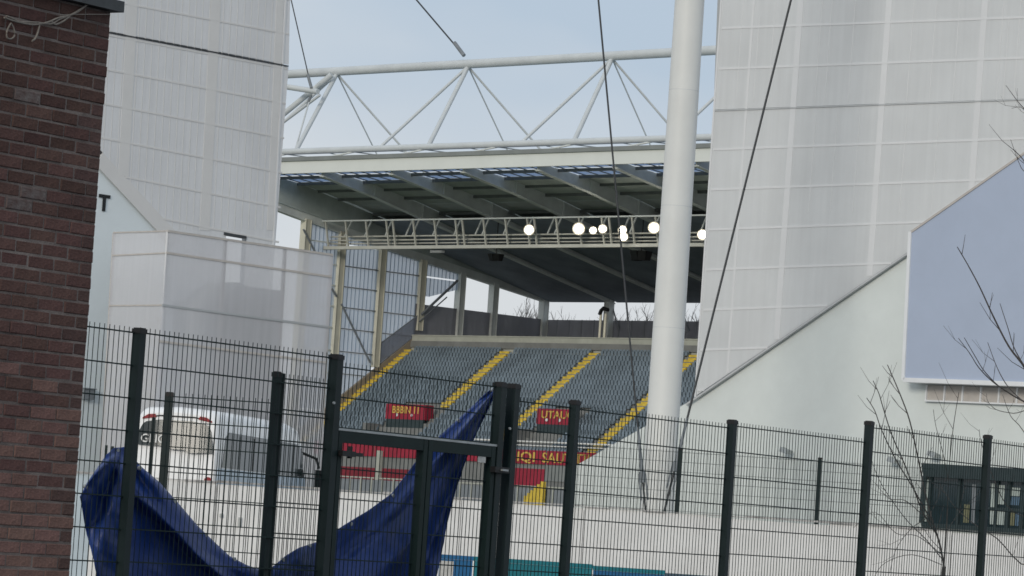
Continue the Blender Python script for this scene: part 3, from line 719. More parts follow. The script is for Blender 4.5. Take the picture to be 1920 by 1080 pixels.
for k in range(-6, 8):
    y0 = 194 + k * 76 if k <= 0 else 194 + k * 75
    if k == 0: continue
    xs = 1371 - (y0 + 302) * .0658 + 4
    x1 = XR
    yl = lambda x: y0 - (x - 1655) * .036
    if yl(xs) > sl(xs): continue
    xe = xs
    while xe < XR and yl(xe) < sl(xe) - 3: xe += 6
    member(RT, (xs, yl(xs)), (xe, yl(xe)), .065, .036, 'member_white', rw_, 'frame_rail', .05)
for xm in (1380, 1412, 1440, 1528, 1546, 1590, 1700, 1742, 1786, 1868, 1880, 1900):
    top_ = random.choice((-290, -290, 30))
    member(RT, (xm + (200 - top_) * .072, top_), (xm, min(190, sl(xm) - 10)), .028, .029, 'member_white', rw_, 'mesh_batten', .02)
for xm in (1530, 1570, 1612, 1700, 1760):
    member(RT, (xm, 215), (xm - 14, min(400, sl(xm) - 10)), .024, .029, 'member_white', rw_, 'mesh_batten', .02)

# big blank screen on the wall
vs = thing('video_screen', RT.pt(RT.tz(1800, 700)[0], RT.tz(1800, 716)[1], .3), 'blank grey blue angled panel with white frame on the right pale wall', 'screen')
sp = [(1708, 436), (1926, 284), (XR, 135), (XR, 726), (1695, 710)]
mb = MB(); ppoly(mb, RT, sp, .55, .5); mb.build('panel_face', M['screen'], vs)
member(RT, (1705.5, 434), (1692.5, 713), .12, .60, 'alu', vs, 'frame_edge', .6)
member(RT, (1693.5, 712), (XR, 728), .14, .60, 'alu', vs, 'frame_edge', .66)
member(RT, (1706, 436), (XR, 134), .07, .58, 'louvre', vs, 'frame_edge', .6)
# louvre vent under the screen
lv = thing('louvre_vent', RT.pt(RT.tz(1830, 740)[0], RT.tz(1830, 755)[1], -.1), 'beige strip vent divided by bars, below the blank panel', 'vent')
mb = MB(); ppoly(mb, RT, [(1737, 722), (XR, 735), (XR, 765), (1735, 750)], -.1, .04); mb.build('vent_back', M['louvre'], lv)
for x in range(1736, 2130, 34): member(RT, (x + 1, 722 + (x - 1735) * .03), (x - 1, 750 + (x - 1735) * .035), .05, -.04, 'alu', lv, 'bar', .06)
member(RT, (1733, 751), (XR, 767), .05, .0, 'alu', lv, 'sill', .14)

# ribbon window in the pale wall
rp = lambda x, dx=0: None
wt = lambda x, y: RT.tz(x, y)
ytop = lambda x: 868 + (x - 1728) * .058
ybot = lambda x: 988 + (x - 1728) * .062
wn_parent = rw_
mb = MB(); ppoly(mb, RT, [(1730, ytop(1730) + 24), (XR, ytop(XR) + 24), (XR, ybot(XR) - 6), (1728, ybot(1728) - 6)], -.1, .04)
win = mb.build('window', M['glass_dark'], rw_)
mb = MB(); ppoly(mb, RT, [(1727, ytop(1727)), (XR, ytop(XR)), (XR, ytop(XR) + 25), (1731, ytop(1731) + 25)], .22, .37); mb.build('window_hood', M['window_dark'], win)
mb = MB(); ppoly(mb, RT, [(1727, ybot(1727) - 8), (XR, ybot(XR) - 8), (XR, ybot(XR)), (1727, ybot(1727))], .1, .25); mb.build('sill', M['window_dark'], win)
for x, w_ in ((1731, .16), (1743, .05), (1797, .12), (1842, .1), (1868, .1), (1890, .14), (1917, .12), (1960, .1), (2010, .1)):
    member(RT, (x + 2, ytop(x) + 25), (x - 4, ybot(x) - 8), w_, -.03, 'window_dark', win, 'mullion', .08)
member(RT, (1845, ytop(1845) + 78), (XR, ytop(XR) + 78), .09, -.04, 'window_dark', win, 'transom', .06)
for x0_, x1_, f0, f1, mk in ((1733.5, 1741, .05, .98, 'poster_w'), (1808, 1818, .55, .95, 'poster_y'), (1823, 1830, .1, .95, 'girt'), (1872, 1884, .08, .5, 'poster_w'), (1870, 1884, .6, .95, 'poster_w'), (1897, 1913, .12, .3, 'poster_w'), (1896, 1912, .32, .5, 'poster_b'), (1895, 1904, .6, .95, 'poster_y'), (1905, 1912, .6, .95, 'poster_b'), (1858, 1865, .05, .95, 'poster_w')):
    f = lambda x, k: ytop(x) + 26 + (ybot(x) - 9 - ytop(x) - 26) * k
    mb = MB(); ppoly(mb, RT, [(x0_, f(x0_, f0)), (x1_, f(x1_, f0)), (x1_ - 2, f(x1_, f1)), (x0_ - 2, f(x0_, f1))], -.085, .01); mb.build('paper_sheet', M[mk], win)
# small wall lights
def wlamp(x, y, lab):
    t_, z_ = RT.tz(x, y); o = thing('wall_lamp', RT.pt(t_, z_, -.15), lab, 'wall lamp', 'lamps fixed to pale walls')
    mb = MB(); mb.tube([RT.pt(t_, z_, -.15), RT.pt(t_, z_ + .04, .25)], .03, 6); mb.build('bracket', M['galv'], o)
    mb = MB(); mb.hexa([RT.pt(t_ + a, z_ + b, c) for a, b, c in ((-.16, -.03, .05), (.14, -.1, .05), (.14, -.1, .35), (-.16, -.03, .35), (-.14, .12, .08), (.15, .02, .08), (.15, .02, .3), (-.14, .12, .3))]); mb.build('lamp_head', M['galv'], o)
wlamp(1480, 846, 'small grey lamp on the pale wall left of the dark window'); wlamp(1757, 853, 'small grey lamp just above the dark window frame'); wlamp(1682, 864, 'small grey lamp at the upper left of the window, behind branches')

# ================================================================== MAST and stays
MA = Plane(1243, 64, 1e7)
tb_, _ = MA.tz(1243, 775); tt_, _ = MA.tz(1294, 0)
ms = thing('mast', MA.pt((tb_ + tt_) / 2, YARD), 'thick white tubular steel mast standing in the gap of the stadium', 'mast')
ctr = lambda z: MA.pt((tb_ + tt_) / 2, z)
zA = MA.tz(1243, 775)[1]; zB = MA.tz(1294, 0)[1]
rad = lambda z: .480 + (.437 - .480) * (z - zA) / (zB - zA)
joints = [YARD, MA.tz(1255, 615)[1], MA.tz(1270, 387)[1], MA.tz(1283, 170)[1], 26]
for a, b in zip(joints[:-1], joints[1:]):
    mb = MB(); mb.tube([ctr(a), ctr(b - .012)], rad(a), 32, r1=rad(b)); mb.build('mast_section', M['mast'], ms)
    mb = MB(); mb.tube([ctr(b - .012), ctr(b)], rad(b) * .99, 32); mb.build('weld_ring', M['tube_grey'], ms)
mb = MB(); mb.tube([ctr(YARD), ctr(YARD + .06)], .8, 24); mb.build('base_plate', M['galv'], ms)
ST = Plane(1230, 67, 1e7)
def stay(top_, bot_, lab, r):
    a = ST.hit(*bot_); b = ST.hit(*top_); d = (b - a); up2 = b + d * 0.6; end = a - d.normalized() * 0
    o = thing('stay_cable', a, lab, 'cable', 'mast stay cables')
    foot = a + (a - b).normalized() * ((a.z - YARD) / ((b - a).normalized().z))
    mb = MB(); mb.tube([foot, up2], r, 6); mb.build('wire_rope', M['cable'], o)
    e = (b - a).normalized(); sd_ = e.cross(Vector((0, 1, 0))).normalized()
    mb = MB(); mb.tube([a + e * .0, a + e * 1.3], .055, 8, r1=.035); mb.tube([a - e * .25, a + e * .05], .08, 8); mb.beam(a - e * .75 + sd_ * .09, a - e * .0 + sd_ * .09, .05, .05); mb.beam(a - e * .75 - sd_ * .09, a - e * .0 - sd_ * .09, .05, .05)
    mb.build('socket', M['girt'], o)
stay((1122, 0), (1204, 888), 'thin dark stay cable left of the white mast', .030)
stay((1483, 0), (1268, 868), 'dark stay cable crossing right of the white mast and the pale mesh wall', .036)

# ================================================================== FAR GRANDSTAND
gs = thing('grandstand', S(-15, 15, YARD), 'covered far grandstand with rows of grey seats, yellow aisle steps and steel roof', 'grandstand')
A_R, SP = -16.604, 8.3744
AG = A_R - 2 * SP; DD = 35.94; AE = A_R + 5 * SP
rake = lambda b: 17.45 - .745 * (19 - b)
RISE = .44; TR = RISE / .745; NROW = 21
B1 = 19.0
AISLES = [-32.75, -20.65, -10.1, 1.2, 12.5, 23.8]
AW = 1.15
# terrace: stepped concrete
mb = MB()
for i in range(NROW + 1):
    b = B1 - i * TR; z = rake(b)
    mb.hexa([S(AG + .3, b - TR, 1), S(AE, b - TR, 1), S(AE, b + .02, 1), S(AG + .3, b + .02, 1), S(AG + .3, b - TR, z - .45), S(AE, b - TR, z - .45), S(AE, b + .02, z - .45), S(AG + .3, b + .02, z - .45)])
    bl, zl = b - TR, z - .45
mb.build('terrace', M['concrete'], gs)
BF = B1 - (NROW + 1) * TR
vom = [(-20.4 - 0, 0)]
def seat_blocked(a, i):
    for x in AISLES:
        if abs(a - x) < AW / 2 + .12: return True
    b = B1 - (i + .5) * TR
    for (a0, a1, b0, b1) in VOMS:
        if a0 - .1 < a < a1 + .1 and b0 - .1 < b < b1 + .1: return True
    return False
# vomitories with red barriers
VB = 9.6
VOMS = []
for xl, xr in ((724, 797), (1008, 1072)):
    a0 = hb(xl, 785, VB)[0]; a1 = hb(xr, 790, VB)[0]; VOMS.append((a0, a1, VB - 2.4, VB + 2.2))
VOMS.append((VOMS[1][0] + 12.6, VOMS[1][1] + 12.6, VB - 2.4, VB + 2.2))
mb = MB(); A0, A1 = AG + .9, AE - .3
PIT = .395
for i in range(NROW):
    b = B1 - (i + .55) * TR; z = rake(B1 - i * TR) - .45
    na = int((A1 - A0) / PIT)
    for k in range(na):
        a = A0 + (k + .5) * PIT
        if seat_blocked(a, i): continue
        if a > 12 and i > 14: continue
        j = random.uniform(-.008, .008)
        hw = .158
        # backrest, leaning back, and the tipped-up seat in front of it
        mb.hexa([S(a - hw, b + .10 + j, z + .20), S(a + hw, b + .10 + j, z + .20), S(a + hw, b + .16 + j, z + .20), S(a - hw, b + .16 + j, z + .20),
                 S(a - hw + .015, b + .19 + j, z + .56), S(a + hw - .015, b + .19 + j, z + .56), S(a + hw - .015, b + .23 + j, z + .56), S(a - hw + .015, b + .23 + j, z + .56)])
        mb.hexa([S(a - hw + .02, b - .02 + j, z + .14), S(a + hw - .02, b - .02 + j, z + .14), S(a + hw - .02, b + .07 + j, z + .14), S(a - hw + .02, b + .07 + j, z + .14),
                 S(a - hw + .02, b + .0 + j, z + .40), S(a + hw - .02, b + .0 + j, z + .40), S(a + hw - .02, b + .09 + j, z + .42), S(a - hw + .02, b + .09 + j, z + .42)])
tag(mb.build('seat_rows', M['seat'], gs), kind='stuff')
# aisle steps, two per row
stepm = {}
for a in AISLES[:4]:
    for i in range(NROW):
        for h in (0, 1):
            b = B1 - i * TR - h * TR / 2 - TR * .5; z = rake(B1 - i * TR) - .45 - h * RISE / 2 + RISE * .45
            if any(v[0] < a < v[1] and v[2] < b < v[3] for v in VOMS): continue
            if h == 0 or True:
                mb = MB(); wl_ = (.5, .36)[h]; sbox(mb, a - AW * wl_ + (0, .06)[h], a + AW * (.5, .44)[h], b - TR * .36, b + .02, z - RISE * .5, z - .06 * h); 
                mb.build('aisle_step', M['yellow'], gs)
# end stair wall, back parapet, windscreen
mb = MB(); mb.prism([S(AG, b, z) for b, z in ((BF, 1), (BF, rake(BF) + 1.0), (B1 + .6, rake(B1) + .85), (B1 + .6, 1))], AX * .28); mb.build('side_wall', M['brown'], gs)
mb = MB(); zz = hb(1000, 643, B1 + .4)[1]; z3 = hb(1000, 631, B1 + .4)[1]
sbox(mb, AG + .3, AE, B1 + .35, B1 + .7, 2, z3 - .1); mb.build('back_parapet', M['parapet'], gs)
mb = MB(); sbox(mb, AG + .3, AE, B1 + .28, B1 + .78, z3 - .098, z3); mb.build('parapet_coping', M['parapet'], gs)
mb = MB(); sbox(mb, AG + .3, AE, B1 + .2, B1 + .345, zz - .55, zz); mb.build('seat_back_band', M['concrete'], gs)
mb = MB(); sbox(mb, AG, AE, B1 + .8, DD + 1, z3 - .9, z3 - .5); mb.build('concourse_floor', M['concrete'], gs)
zwt = 21.35; zwb = 18.2
for k in range(0, 40):
    a0 = AG + k * 1.55; a1 = a0 + 1.5
    if a0 > AE: break
    mb = MB(); sbox(mb, a0, a1, DD + .3, DD + .33, zwb, zwt); mb.build('windscreen_panel', M['wind'], gs)
    mb = MB(); sbox(mb, a1 + .0, a1 + .05, DD + .28, DD + .36, zwb, zwt + .03); mb.build('windscreen_post', M['girt'], gs)
for k, (b0, b1) in enumerate(((19.75, 25.0), (25.3, 29.1), (29.4, 35.8))):
    mb = MB(); sbox(mb, AG + .02, AG + .06, b0, b1, zwb, zwt - .0); mb.build('windscreen_panel', M['wind'], gs)
# gable: columns, girts, translucent panels
GB = [6.2, 10.37, 15.28, 20.24, 25.17, 29.4]
gbeam = lambda b: (27.78 + (b - 2.8) * (25.55 - 27.78) / (17.15 - 2.8)) if b < 17.15 else (25.55 + (b - 17.15) * (23.1 - 25.55) / (35 - 17.15))
gbot = lambda b: 15.25 + .70 * (b - 14.6)
for b in GB + [DD]:
    zb = YARD if b < 14 else (gbot(b) - .2 if b < 21 else z3 - .5)
    if b == 15.28: zb = gbot(b) - .35
    mb = MB(); sbox(mb, AG - .3, AG + .3, b - .28, b + .28, zb, gbeam(b) + .15); c_ = mb.build('gable_column', M['cream'] if b < 22 else M['rafter'], gs)
    mb = MB(); sbox(mb, AG - .35, AG + .35, b - .34, b - .281, zb, gbeam(b) + .1); sbox(mb, AG - .35, AG + .35, b + .281, b + .34, zb, gbeam(b) + .1); mb.build('flange', M['cream'] if b < 22 else M['rafter'], c_)
gz = [ha(632, y, AG)[1] for y in (457, 497, 536, 575, 615, 658, 700, 745)]
def clipz(poly, z0, z1):
    """cut a (b, z) polygon to the band z0..z1"""
    for lim, keep in ((z0, 1), (z1, -1)):
        outp = []
        for i in range(len(poly)):
            p, q = poly[i], poly[(i + 1) % len(poly)]
            ip = keep * (p[1] - lim) >= 0; iq = keep * (q[1] - lim) >= 0
            if ip: outp.append(p)
            if ip != iq:
                t_ = (lim - p[1]) / (q[1] - p[1]); outp.append((p[0] + (q[0] - p[0]) * t_, lim))
        poly = outp
        if len(poly) < 3: return []
    return poly
lev = [40] + gz + [11.2, 9.6, 8, 3]
for b0, b1, low in ((6.2, 10.37, None), (10.37, 15.28, None), (15.28, 20.24, None), (20.24, 25.17, 'diag')):
    e = .35
    lo = [(b0 + e, max(4, gbot(b0 + e) - 1.2)), (b1 - e, max(4, gbot(b1 - e) - 1.2))] if not low else [(b0 + e, 21.9), (b1 - e, gbeam(b1) - 1.4)]
    full = [lo[0], lo[1], (b1 - e, gbeam(b1 - e) + .12), (b0 + e, gbeam(b0 + e) + .12)]
    for zt_, zb_ in zip(lev[:-1], lev[1:]):
        pl = clipz(full, zb_ + .07, zt_ - .07)
        if len(pl) < 3: continue
        mb = MB(); mb.prism([S(AG - .05, b, z) for b, z in pl], AX * .05, 0)
        bb = b0 + e + .3
        while bb < b1 - e:
            # rib inside the panel outline
            zs = []
            for i in range(len(pl)):
                p, q = pl[i], pl[(i + 1) % len(pl)]
                if (p[0] - bb) * (q[0] - bb) < 0: zs.append(p[1] + (q[1] - p[1]) * (bb - p[0]) / (q[0] - p[0]))
            if len(zs) == 2: sbox(mb, AG + .001, AG + .05, bb - .022, bb + .022, min(zs), max(zs), 1)
            bb += .47
        mb.build('cladding_panel', [M['clad'], M['rib']], gs)
    for z in gz:
        za = [p[1] for p in full]
        g0, g1 = b0 + .3, b1 - .3
        if low and z < 24: continue
        if z > gbeam(b1) - .2 or z < gbot(b0) + .1: continue
        mb = MB(); sbox(mb, AG - .1, AG + .12, g0, g1, z - .05, z + .05); mb.build('girt', M['girt'] if b0 > 10 else M['rafter'], gs)
def brace(p, q, r=.09):
    b0, z0 = ha(*p, AG + .35); b1, z1 = ha(*q, AG + .35); mb = MB(); mb.tube([S(AG + .35, b0, z0), S(AG + .35, b1, z1)], r, 6); mb.build('brace_rod', M['girt'], gs)
brace((640, 570), (694, 680)); brace((569, 430), (590, 471)); brace((622, 541), (631, 556)); brace((858, 526), (790, 590), .12); brace((838, 557), (786, 603), .06)
mb = MB(); mb.prism([S(AG + .2, b, z) for b, z in (ha(700, 688, AG), ha(703, 650, AG), ha(780, 592, AG), ha(772, 632, AG))], AX * .03); mb.build('side_screen', M['sideglass'], gs)
mb = MB(); b0, z0 = ha(702, 650, AG); b1, z1 = ha(781, 591, AG); mb.tube([S(AG + .2, b0, z0), S(AG + .2, b1, z1)], .05, 6); mb.build('screen_rail', M['girt'], gs)
# rear columns
for k in range(-1, 6):
    a = A_R + k * SP
    mb = MB(); sbox(mb, a - .26, a + .26, DD - .45, DD + .2, zwb - 1, 23.2); c_ = mb.build('rear_column', M['rafter'], gs)
    mb = MB(); sbox(mb, a - .32, a - .262, DD - .55, DD + .22, zwb - 1, 23.2); mb.build('flange', M['parapet'], c_)
    mb = MB(); mb.tube([S(a + .2, DD + .1, 22.4), S(a + 1.1, DD + .1, 20.5)], .07, 6); mb.build('brace_rod', M['girt'], gs)
# roof
flz = [(0.0, 30.29), (5.955, 29.24), (11.77, 27.99), (DD + .3, 22.9)]
web = [.55, 1.05, 1.2, .7]
def interp(tab, b):
    for (x0, y0), (x1, y1) in zip(tab[:-1], tab[1:]):
        if b <= x1: return y0 + (y1 - y0) * (b - x0) / (x1 - x0)
    return tab[-1][1]
dkz = [(b, z + w_) for (b, z), w_ in zip(flz, web)]
deck = lambda b: interp(dkz, b)
for k in range(-2, 6):
    a = A_R + k * SP
    pts = [(b, z) for b, z in flz]; up2 = [(b, deck(b) - .05) for b, _ in flz]
    tops = [deck(b) - .02 for b, _ in pts]
    if k == -2:
        pts = [(.0, 28.3), (5, gbeam(5)), (17.15, gbeam(17.15)), (DD + .3, gbeam(DD))]
        mb = MB(); tops = [z + .75 for _, z in pts]
        for i in range(3):
            mb.prism([S(a + .12, pts[i][0], tops[i] - .1), S(a + .12, pts[i + 1][0], tops[i + 1] - .1), S(a + .12, pts[i + 1][0], deck(pts[i + 1][0]) - .02), S(a + .12, pts[i][0], deck(pts[i][0]) - .02)], AX * .05)
        mb.build('gable_closure', M['deck'], gs)
    mb = MB()
    for i in range(3):
        mb.prism([S(a - .05, *pts[i]), S(a - .05, *pts[i + 1]), S(a - .05, pts[i + 1][0], tops[i + 1]), S(a - .05, pts[i][0], tops[i])], AX * .1)
    rf_ = mb.build('rafter', M['rafter'], gs)
    mb = MB()
    for i in range(3): mb.prism([S(a - .28, *pts[i]), S(a - .28, *pts[i + 1]), S(a + .28, *pts[i + 1]), S(a + .28, *pts[i])], Z * -.08)
    mb.build('flange', M['rafter'], rf_)
    if k > -2:
        for b in (5.955, 11.7):
            mb = MB(); sbox(mb, a - .27, a + .27, b - .05, b + .05, interp(flz, b) + .01, deck(b) - .06); mb.build('stiffener', M['rafter'], rf_)
for i in range(len(dkz) - 1): pass
strips = [(0.15, 2.0, 'skylight'), (2.6, 4.6, 'skylight'), (4.9, 11.7, 'deck_panel'), (11.75, DD + .8, 'deck_panel')]
for k in range(-3, 6):
    a0 = A_R + k * SP; a1 = a0 + SP
    if k == -3: a0 = AG - 1.2; a1 = AG
    for b0, b1, nm in strips:
        mb = MB(); e = .06 if nm == 'deck_panel' else .2
        mb.prism([S(a0 + e, b0, deck(b0)), S(a1 - e, b0, deck(b0)), S(a1 - e, b1, deck(b1)), S(a0 + e, b1, deck(b1))], Z * .06)
        mb.build(nm, M['skylight' if nm == 'skylight' else 'deck'], gs)
for b in (.1, 2.3, 4.75, 7.2, 9.6, 13.8, 16.5, 19.5, 23, 27, 31):
    mb = MB(); sbox(mb, AG - 1.2, AE, b - .08, b + .08, deck(b) - .26, deck(b) - .012); mb.build('purlin', M['purlin'], gs)
mb = MB()
a = AG + .7
while a < AE:
    if min(abs(a - (A_R + k * SP)) for k in range(-2, 7)) > .5:
        mb.prism([S(a, .2, deck(.2) - .08), S(a, 4.6, deck(4.6) - .08), S(a + .06, 4.6, deck(4.6) - .08), S(a + .06, .2, deck(.2) - .08)], Z * .07)
    a += 1.4
mb.build('skylight_bars', M['purlin'], gs)
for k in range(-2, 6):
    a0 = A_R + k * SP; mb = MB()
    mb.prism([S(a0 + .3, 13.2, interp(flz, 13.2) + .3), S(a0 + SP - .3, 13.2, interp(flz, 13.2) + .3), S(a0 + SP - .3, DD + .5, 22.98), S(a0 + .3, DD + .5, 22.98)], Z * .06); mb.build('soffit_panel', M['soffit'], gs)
fz0, fz1 = hb(960, 314, -.2)[1], hb(960, 289.5, -.2)[1]
mb = MB(); sbox(mb, AG - 6, AE + 4, -.45, -.1, fz0, fz1 - .02); mb.build('fascia', M['fascia'], gs)
gz1 = hb(960, 282, -.2)[1]
mb = MB(); sbox(mb, AG - 6, AE + 4, -.6, .1, fz1 - .018, gz1); mb.build('gutter', M['gutter'], gs)
# roof truss above the front edge
zch = hb(960, 270, .3)[1]; zap = 40.18; bap = 6.7
tr = MB(); tr.tube([S(AG - 12, .3, zch), S(AE + 4, .3, zch)], .27, 10); tr.build('truss_chord', M['tube_grey'], gs)
tr = MB(); tr.tube([S(AG - 12, bap, zap), S(AE + 4, bap, zap)], .38, 12); tr.build('truss_chord', M['tube_grey'], gs)
nodes = [-31.34, -15.32, 1.05, 17.2]
for an in nodes:
    for (da, b_, r) in ((2.55, .3, .19), (-3.3, .3, .13), (-2.8, 20.3, .06), (5.15, 20.3, .10)):
        mb = MB(); z_ = zch if b_ < 1 else deck(b_); mb.tube([S(an, bap, zap - .2), S(an + da, b_, z_)], r, 8); mb.build('truss_leg', M['tube_grey'], gs)
a = AG - 5
while a < AE:
    for (x0, x1, r) in ((0, 3.2, .07), (3.2, 5.2, .055), (5.2, 8.37, .04)):
        up2 = [zch - .2, gz1, zch - .2, gz1]
    mb = MB(); mb.tube([S(a, .3, zch - .2), S(a - 2.0, -.2, gz1)], .08, 6); mb.build('bracket_strut', M['rafter'], gs)
    mb = MB(); mb.tube([S(a, .3, zch - .2), S(a + 3.6, 1.2, gz1)], .05, 6); mb.build('bracket_strut', M['tube_grey'], gs)
    mb = MB(); mb.tube([S(a + 4.2, 1.0, zch - .05), S(a + 7.6, -.2, gz1)], .04, 6); mb.build('bracket_strut', M['tube_grey'], gs)
    a += SP
# end tubes and rods at the left of the truss
def rod(p, q, b0, b1, r, m, name='truss_strut'):
    a0, z0 = hb(*p, b0); a1, z1 = hb(*q, b1); mb = MB(); mb.tube([S(a0, b0, z0), S(a1, b1, z1)], r, 8); return mb.build(name, M[m], gs)
rod((470, 152), (596, 172), 3, 3, .24, 'tube_grey'); rod((480, 256), (622, 140), 3, 5.5, .26, 'tube_grey'); rod((482, 266), (600, 178), 2.5, 3, .13, 'tube_grey')
rod((546, 0), (582, 158), 3, 3, .05, 'cable', 'tie_rod'); rod((582, 182), (555, 276), 3, 1, .07, 'tube_grey', 'tie_rod'); rod((577, 140), (584, 165), 2.8, 2.8, .13, 'girt', 'rod_end'); rod((583, 178), (577, 196), 2.8, 2.8, .12, 'girt', 'rod_end')
rod((747, -40), (868, 102), bap, bap, .07, 'cable', 'tie_rod'); rod((852, 80), (870, 104), bap - .2, bap - .2, .17, 'girt', 'rod_end')
# lighting gantry
bg_ = 8.0; zt_, zb_ = hb(960, 409, 8.0)[1], hb(960, 461, 8.4)[1]
aL = hb(600, 462, bg_ + .4)[0]
mb = MB(); sbox(mb, aL, AE, bg_ + .35, bg_ + .75, zb_ - .17, zb_ + .1); mb.build('gantry_beam', M['gantry'], gs)
mb = MB(); sbox(mb, aL - .6, AE, bg_ - .06, bg_ + .06, zt_ - .06, zt_ + .06); mb.build('gantry_rail', M['rafter'], gs)
for z, b, r in ((zb_ + 1.0, bg_ + 1.2, .075), (zb_ + .66, bg_ + 1.1, .07), (zb_ + .36, bg_ + 1.0, .06)):
    mb = MB(); mb.tube([S(aL + .2, b, z), S(AE, b, z)], r, 6); mb.build('gantry_rail', M['gantry'], gs)
for k in range(-3, 6):
    for da in (-.35, .45, 2.95, 5.5):
        a = A_R + k * SP + da
        if a < aL + .3: continue
        mb = MB(); mb.beam(S(a, bg_, zt_), S(a, bg_ + .55, zb_), .13, .13, up=AX); mb.build('gantry_post', M['gantry'], gs)
        mb = MB(); mb.beam(S(a + 1.3, bg_ + 1.9, zt_ + .3), S(a + 1.2, bg_ + 1.25, zb_ + 1.0), .1, .1, up=AX); mb.build('gantry_hanger', M['rafter'], gs)
mb = MB(); sbox(mb, aL + .4, AE, bg_ + .8, bg_ + 1.5, zb_ - .05, zb_ + .0); mb.build('gantry_floor', M['purlin'], gs)
# front of the stand
bfr = BF - .02
zft, zfb = hb(1000, 846, bfr - .3)[1], hb(1000, 870, bfr - .3)[1]
mb = MB(); sbox(mb, AG, AE, bfr - .25, bfr, YARD, zft + .0); mb.build('front_wall', M['concrete'], gs)
ad = []
for xl, xr, s_ in ((588, 700, None), (702, 780, None), (782, 948, None), (952, 1024, 'IQI'), (1026, 1066, 'SAUT'), (1068, 1140, 'TIIC')):
    a0 = hb(xl, 850, bfr - .3)[0]; a1 = hb(xr, 855, bfr - .3)[0]
    mb = MB(); sbox(mb, a0 + .03, a1 - .03, bfr - .36, bfr - .255, zfb, zft + .08); o = mb.build('red_advert_board', M['red'], gs)
    if s_: text('board_lettering', s_, 1.1, S((a0 + a1) / 2, bfr - .38, (zft + zfb) / 2), AX, Z, M['text_y'], o, ext=.01, sx=1.5 if s_ != 'SAUT' else 1.25)
for xl, xr, yt, yb, mk in ((598, 776, 872, 906, 'red_dark'), (944, 1022, 876, 908, 'red'), (1024, 1062, 872, 902, 'gutter')):
    a0, z1 = hb(xl, yt, bfr - .3); a1, _ = hb(xr, yt, bfr - .3); z0 = hb(xl, yb, bfr - .3)[1]
    mb = MB(); sbox(mb, a0, a1, bfr - .33, bfr - .255, z0, z1); mb.build('front_panel', M[mk], gs)
a0 = hb(706, 880, bfr - .5)[0]; mb = MB(); sbox(mb, a0, a0 + .5, bfr - .6, bfr - .34, YARD, zfb + .5); mb.build('pale_post', M['parapet'], gs)
# pitch side: low barrier, white ledge, yellow stair
mb = MB(); zz = hb(800, 905, bfr - 3)[1]; z2 = hb(800, 926, bfr - 3)[1]; sbox(mb, AG - 4, AE, bfr - 3.1, bfr - 3, YARD, zz); mb.build('pitch_barrier', M['girt'], gs)
for k in range(34):
    a = AG - 3 + k * 1.3; mb = MB(); sbox(mb, a, a + .1, bfr - 3.2, bfr - 3.11, YARD, zz + .1); mb.build('barrier_post', M['parapet'], gs)
mb = MB(); sbox(mb, AG - 4, AE, bfr - 3.2, bfr - 3.11, zz + .1, zz + .2); mb.build('barrier_rail', M['parapet'], gs)
mb = MB(); p0 = hb(985, 940, bfr - 3.4); p1 = hb(1022, 908, bfr - 3.4); sbox(mb, p0[0], p1[0], bfr - 3.6, bfr - 3.3, YARD, p0[1] + .2)
for i in range(6):
    aa = p0[0] + (p1[0] - p0[0]) * i / 6; sbox(mb, aa, aa + (p1[0] - p0[0]) / 6, bfr - 3.6, bfr - 3.3, p0[1] + .21, p0[1] + (p1[1] - p0[1]) * (i + 1) / 6 + .2)
mb.build('yellow_stair', M['yellow'], gs)
mb = MB(); zr = rake(BF + 1.2) + .5; mb.tube([S(AG + 1, BF + 1.0, zr), S(AE, BF + 1.0, zr)], .08, 6); mb.tube([S(AG + 1, BF + 1.0, zr - .3), S(AE, BF + 1.0, zr - .3)], .06, 6); mb.build('front_rail', M['text_w'], gs)
for i, (a0, a1, b0, b1) in enumerate(VOMS[:2]):
    z = rake(b0 + 1.2); zt2_ = hb((726, 1010)[i], (757, 766)[i], VB)[1]; zb2_ = hb((726, 1010)[i], (785, 795)[i], VB)[1]
    mb = MB(); sbox(mb, a0, a1, VB - .1, VB + .1, zb2_, zt2_); sbox(mb, a0, a0 + .15, VB + .1, VB + .9, zb2_, zt2_); sbox(mb, a1 - .15, a1, VB + .1, VB + .9, zb2_, zt2_)
    o = mb.build('vomitory_barrier', M['red'], gs)
    text('barrier_lettering', ('BBBIN 11', 'UTAUO')[i], .85, S(a0 + (a1 - a0) * (.52, .62)[i], VB - .12, zt2_ - .5), AX, Z, M['text_y'], o, ext=.01, sx=(1.0, 1.3)[i])
    for q in (.3, .68):
        mb = MB(); c = S(a0 + (a1 - a0) * q, VB - .11, zb2_ + .35); mb.tube([c, c - BX * .05], .13, 8); mb.build('round_light', M['text_w'], o)
    mb = MB(); sbox(mb, a0 + .1, a1 - .1, VB - .09, VB + .05, zb2_ - 1.6, zb2_ - .01); mb.build('vomitory_mouth', M['window_dark'], o)
    mb = MB(); sbox(mb, a0 - .5, a0 - .1, VB - 2.2, VB + .2, zb2_ - 1.9, zb2_ - .5); mb.build('vomitory_side', M['concrete'], o)
# hanging strip light under the gable end of the roof
a0, z0 = hb(820, 474, 16); mb = MB(); sbox(mb, a0 - .7, a0 + .7, 15.8, 16.2, z0, z0 + .2); mb.build('strip_light', M['paint_white'], gs)

